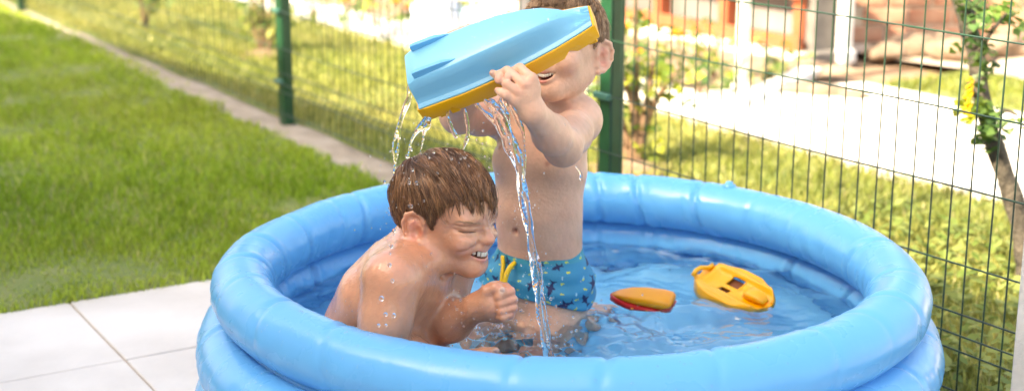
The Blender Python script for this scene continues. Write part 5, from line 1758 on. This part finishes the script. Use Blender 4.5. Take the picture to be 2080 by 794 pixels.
    tints += [(E, .04, 'pink', .25), (V(.052, 2.60, .10), .07, 'pink', .45), (V(.06, 2.62, .16), .06, 'pink', .25)] + [(p_, .014, 'pink', .5) for p_ in Kn] + [(a[1], .012, 'pink', .4) for a, _ in fing] + [(a[3], .010, 'pink', .5) for a, _ in fing]
    v, f = sd.mesh(1)
    col = paint(v, (.66, .395, .275), tints, .08, 9)
    root = empty('person', V(.05, 2.70, .02))
    tag(root, 'fair boy in teal swim trunks kneeling in the pool, lifting the toy boat', 'person')
    body = obj('body', mesh_data('body', v, f, True, col), M['skin_b'], root)
    teeth(H, root, mc, mr, False, .70)
    brows(H, root, M['brow']); lashes(H, root, M['lash'])
    def region(f_, r, u):
        a = abs(r)
        if u > .095: return True
        if f_ > .050: return u > .080
        if f_ > .016: return u > .040 + (f_-.016)*1.1
        if f_ > .004: return u > .016
        if f_ > -.036: return u > .036
        return u > -.030 and f_ < -.03
    def flow(p, cr):
        d = p-cr; d = d/(np.linalg.norm(d)+1e-6)
        top = np.clip((p[2]-.07)/.05, 0, 1)
        return d + V(.4, -.2, 0)*top + V(.05, 0, -.5)*(1-top)
    make_hair(H, root, region, (-.055, .005, .115), flow, lambda f_, r, u: .034 if u > .05 else .022, M['hair_b'], M['hair_b'],
              [(.30, .185, .105), (.36, .23, .135), (.24, .145, .08), (.42, .28, .17)], 640, 16, lambda t, p: .03+.055*t, 8, .0007, 1.05, .45, lambda f_, r, u, j: (u > .012+(f_-.012)*1.5) if f_ > .012 else (u > .034 if f_ > -.042 else u > -.045))
    for a, rs in fing[2:]:
        tip = a[3] + unit(a[3]-a[2])*.001; nail_at(root, tip + unit(cam_p-tip)*rs[3]*.93, (.0036, .0015, .0036))
    # swim trunks
    tr = Sdf((-.13, 2.52, .10), (.22, 2.86, .42), .0018)
    pr = [(Flat(sp[0]-V(0, 0, .01), sp[1]+V(0, 0, .02), Lw, (.0915, .0765), (.0838, .0702)), .03), (Ell(sp[0]-V(0, 0, .02), (.095, .088, .066), np.array([Lw, Fw, V(0, 0, 1)])), .03)]
    hems = []
    for sg, hip, knee in ((1, sp[0]+Lw*.044-V(0, 0, .015), V(.052, 2.640, .062)), (-1, sp[0]-Lw*.046-V(0, 0, .015), V(-.075, 2.715, .062))):
        pr += chain([hip, hip*.25+knee*.75], [.071, .075], .016)
        hems.append((hip, knee))
    for p_, k in pr: tr.add(p_, k)
    wz = sp[1][2] - .012
    clip_plane(tr, V(sp[1][0], sp[1][1], wz), unit(V(0, .05, 1)))
    # leg openings: the left leg (image right) ends lower at its outer side
    clip_plane(tr, V(.055, 2.66, .228), unit(V(0, 0, -1) - Lw*.10 + Fw*.22))
    v, f = tr.mesh(3)
    nrm = vertex_normals(v, f)
    # draped creases
    ang = np.arctan2((v-sp[0]) @ Lw, (v-sp[0]) @ Fw)
    cre = np.sin(v[:, 2]*150 + 1.6*np.sin(ang*2.1) + 2.2*vnoise(v*14, 3))*np.clip((sp[1][2]-.02-v[:, 2])/.05, 0, 1)
    v = v + nrm*(.0020*cre)[:, None]
    # printed pattern: little sharks, fish and dashes painted on the cloth
    UV = np.stack([ang*.088, v[:, 2]], 1)
    base = np.tile(V(.018, .235, .40), (len(v), 1))
    band = v[:, 2] > wz - .022
    base[band] = V(.03, .27, .36)
    shark = np.array([(-1, 0), (-.55, .22), (-.15, .28), (.05, .75), (.22, .26), (.62, .10), (.95, .45), (.85, 0), (1.0, -.38), (.60, -.08), (.25, -.22), (.05, -.55), (-.1, -.24), (-.6, -.2)])
    fishp = np.array([(-1, 0), (-.3, .45), (.4, .15), (.9, .5), (.75, 0), (.9, -.5), (.4, -.15), (-.3, -.45)])
    def inside(poly, P):
        c = np.zeros(len(P), bool); n = len(poly)
        for a in range(n):
            x1, y1 = poly[a]; x2, y2 = poly[(a+1) % n]
            m = ((y1 > P[:, 1]) != (y2 > P[:, 1])) & (P[:, 0] < (x2-x1)*(P[:, 1]-y1)/((y2-y1) or 1e-9)+x1)
            c ^= m
        return c
    rr = random.Random(4)
    def stamp(poly, cx, cz, s_, a, colr):
        P = (UV-np.array([cx, cz]))/s_
        ca, sa = math.cos(a), math.sin(a)
        P = np.stack([P[:, 0]*ca+P[:, 1]*sa, -P[:, 0]*sa+P[:, 1]*ca], 1)
        m = inside(poly, P); base[m] = colr
    cells = [(i_, j_) for i_ in range(-7, 8) for j_ in range(0, 5)]
    for i_, j_ in cells:
        cx, cz = i_*.040 + (.02 if j_ % 2 else 0) + rr.gauss(0, .003), wz - .028 - j_*.034 + rr.gauss(0, .003)
        if (i_+j_) % 3 != 0: stamp(shark, cx, cz, rr.uniform(.0125, .0165), rr.choice((.3, -.4, 1.2, 2.8, -1.1)), V(.010, .022, .085))
        stamp(fishp, cx+.020, cz+.008, .0045, rr.uniform(-.6, .6), V(.55, .62, .03))
        stamp(fishp, cx+.018, cz-.010, .0040, rr.uniform(-.6, .6), V(.60, .60, .03))
        stamp(fishp, cx-.018, cz+.016, .0036, rr.uniform(1, 2), V(.30, .55, .65))
    M['trunk'] = mat('printed_swim_fabric', (.02, .24, .4), .55, attr='col', bump=.15, bscale=500, spec=.35)
    tk = obj('swim_trunks', mesh_data('swim_trunks', v, f, True, base), M['trunk'], root)
    # waistband fold
    # yellow draw cord
    M['cord'] = mat('yellow_cord', (.78, .50, .015), .55, bump=.3, bscale=600)
    kd = 2.600
    q0 = ray_hit(tr, 1022, 522); q1 = ray_hit(tr, 1045, 536)
    n_ = V(0, -.006, 0)
    dd = lambda p_: ((p_-cam_p)[1]*math.cos(PITCH) - (p_-cam_p)[2]*math.sin(PITCH))
    if q0 is not None and q1 is not None:
        d0, d1 = dd(q0), dd(q1)
        mb = MB(); mb.tube(spline([W(1021, 520, d0-.003), W(1022, 540, d0-.010), W(1020, 560, d0-.014), W(1018, 582, d0-.015)], 12), .0042, 8); mb.build('draw_cord', M['cord'], tk)
        mb = MB(); mb.tube(spline([W(1046, 533, d1-.003), W(1036, 543, d1-.012), W(1028, 560, d1-.016), W(1024, 584, d1-.017)], 12), [.0044, .0046, .0048, .005, .005, .005, .005, .005, .005, .0048, .0046, .004], 8); mb.build('draw_cord', M['cord'], tk)
    return root, body

boy2, body2 = boy_kneeling()
_v = np.array([x.co[:] for x in body2.data.vertices]); _f = np.array([p.vertices[:] for p in body2.data.polygons])
surface_drops(_v, _f, 150, .0006, .0020, lambda v, n: (n[:, 1] < .2) & (v[:, 2] > .2), parent=boy2, flat=.4)
# beads of water on the boat's hull
_v = np.array([x.co[:] for x in hull.data.vertices])
_p, _q = [], []
for k in range(46):
    s_ = random.uniform(.05, .85); b = random.uniform(-.9, .9)*float(np.interp(s_, S_, FW))
    _p.append((BP(s_, b, float(np.interp(s_, S_, DP))), random.uniform(.0008, .0022)))
mb = MB()
for p_, r_ in _p: mb.ico(p_, r_, 1, (1, 1.2, .4), axes=np.array([bA, bB, bN]))
tag(mb.build('water_beads', M['bead'], boat), kind='stuff')
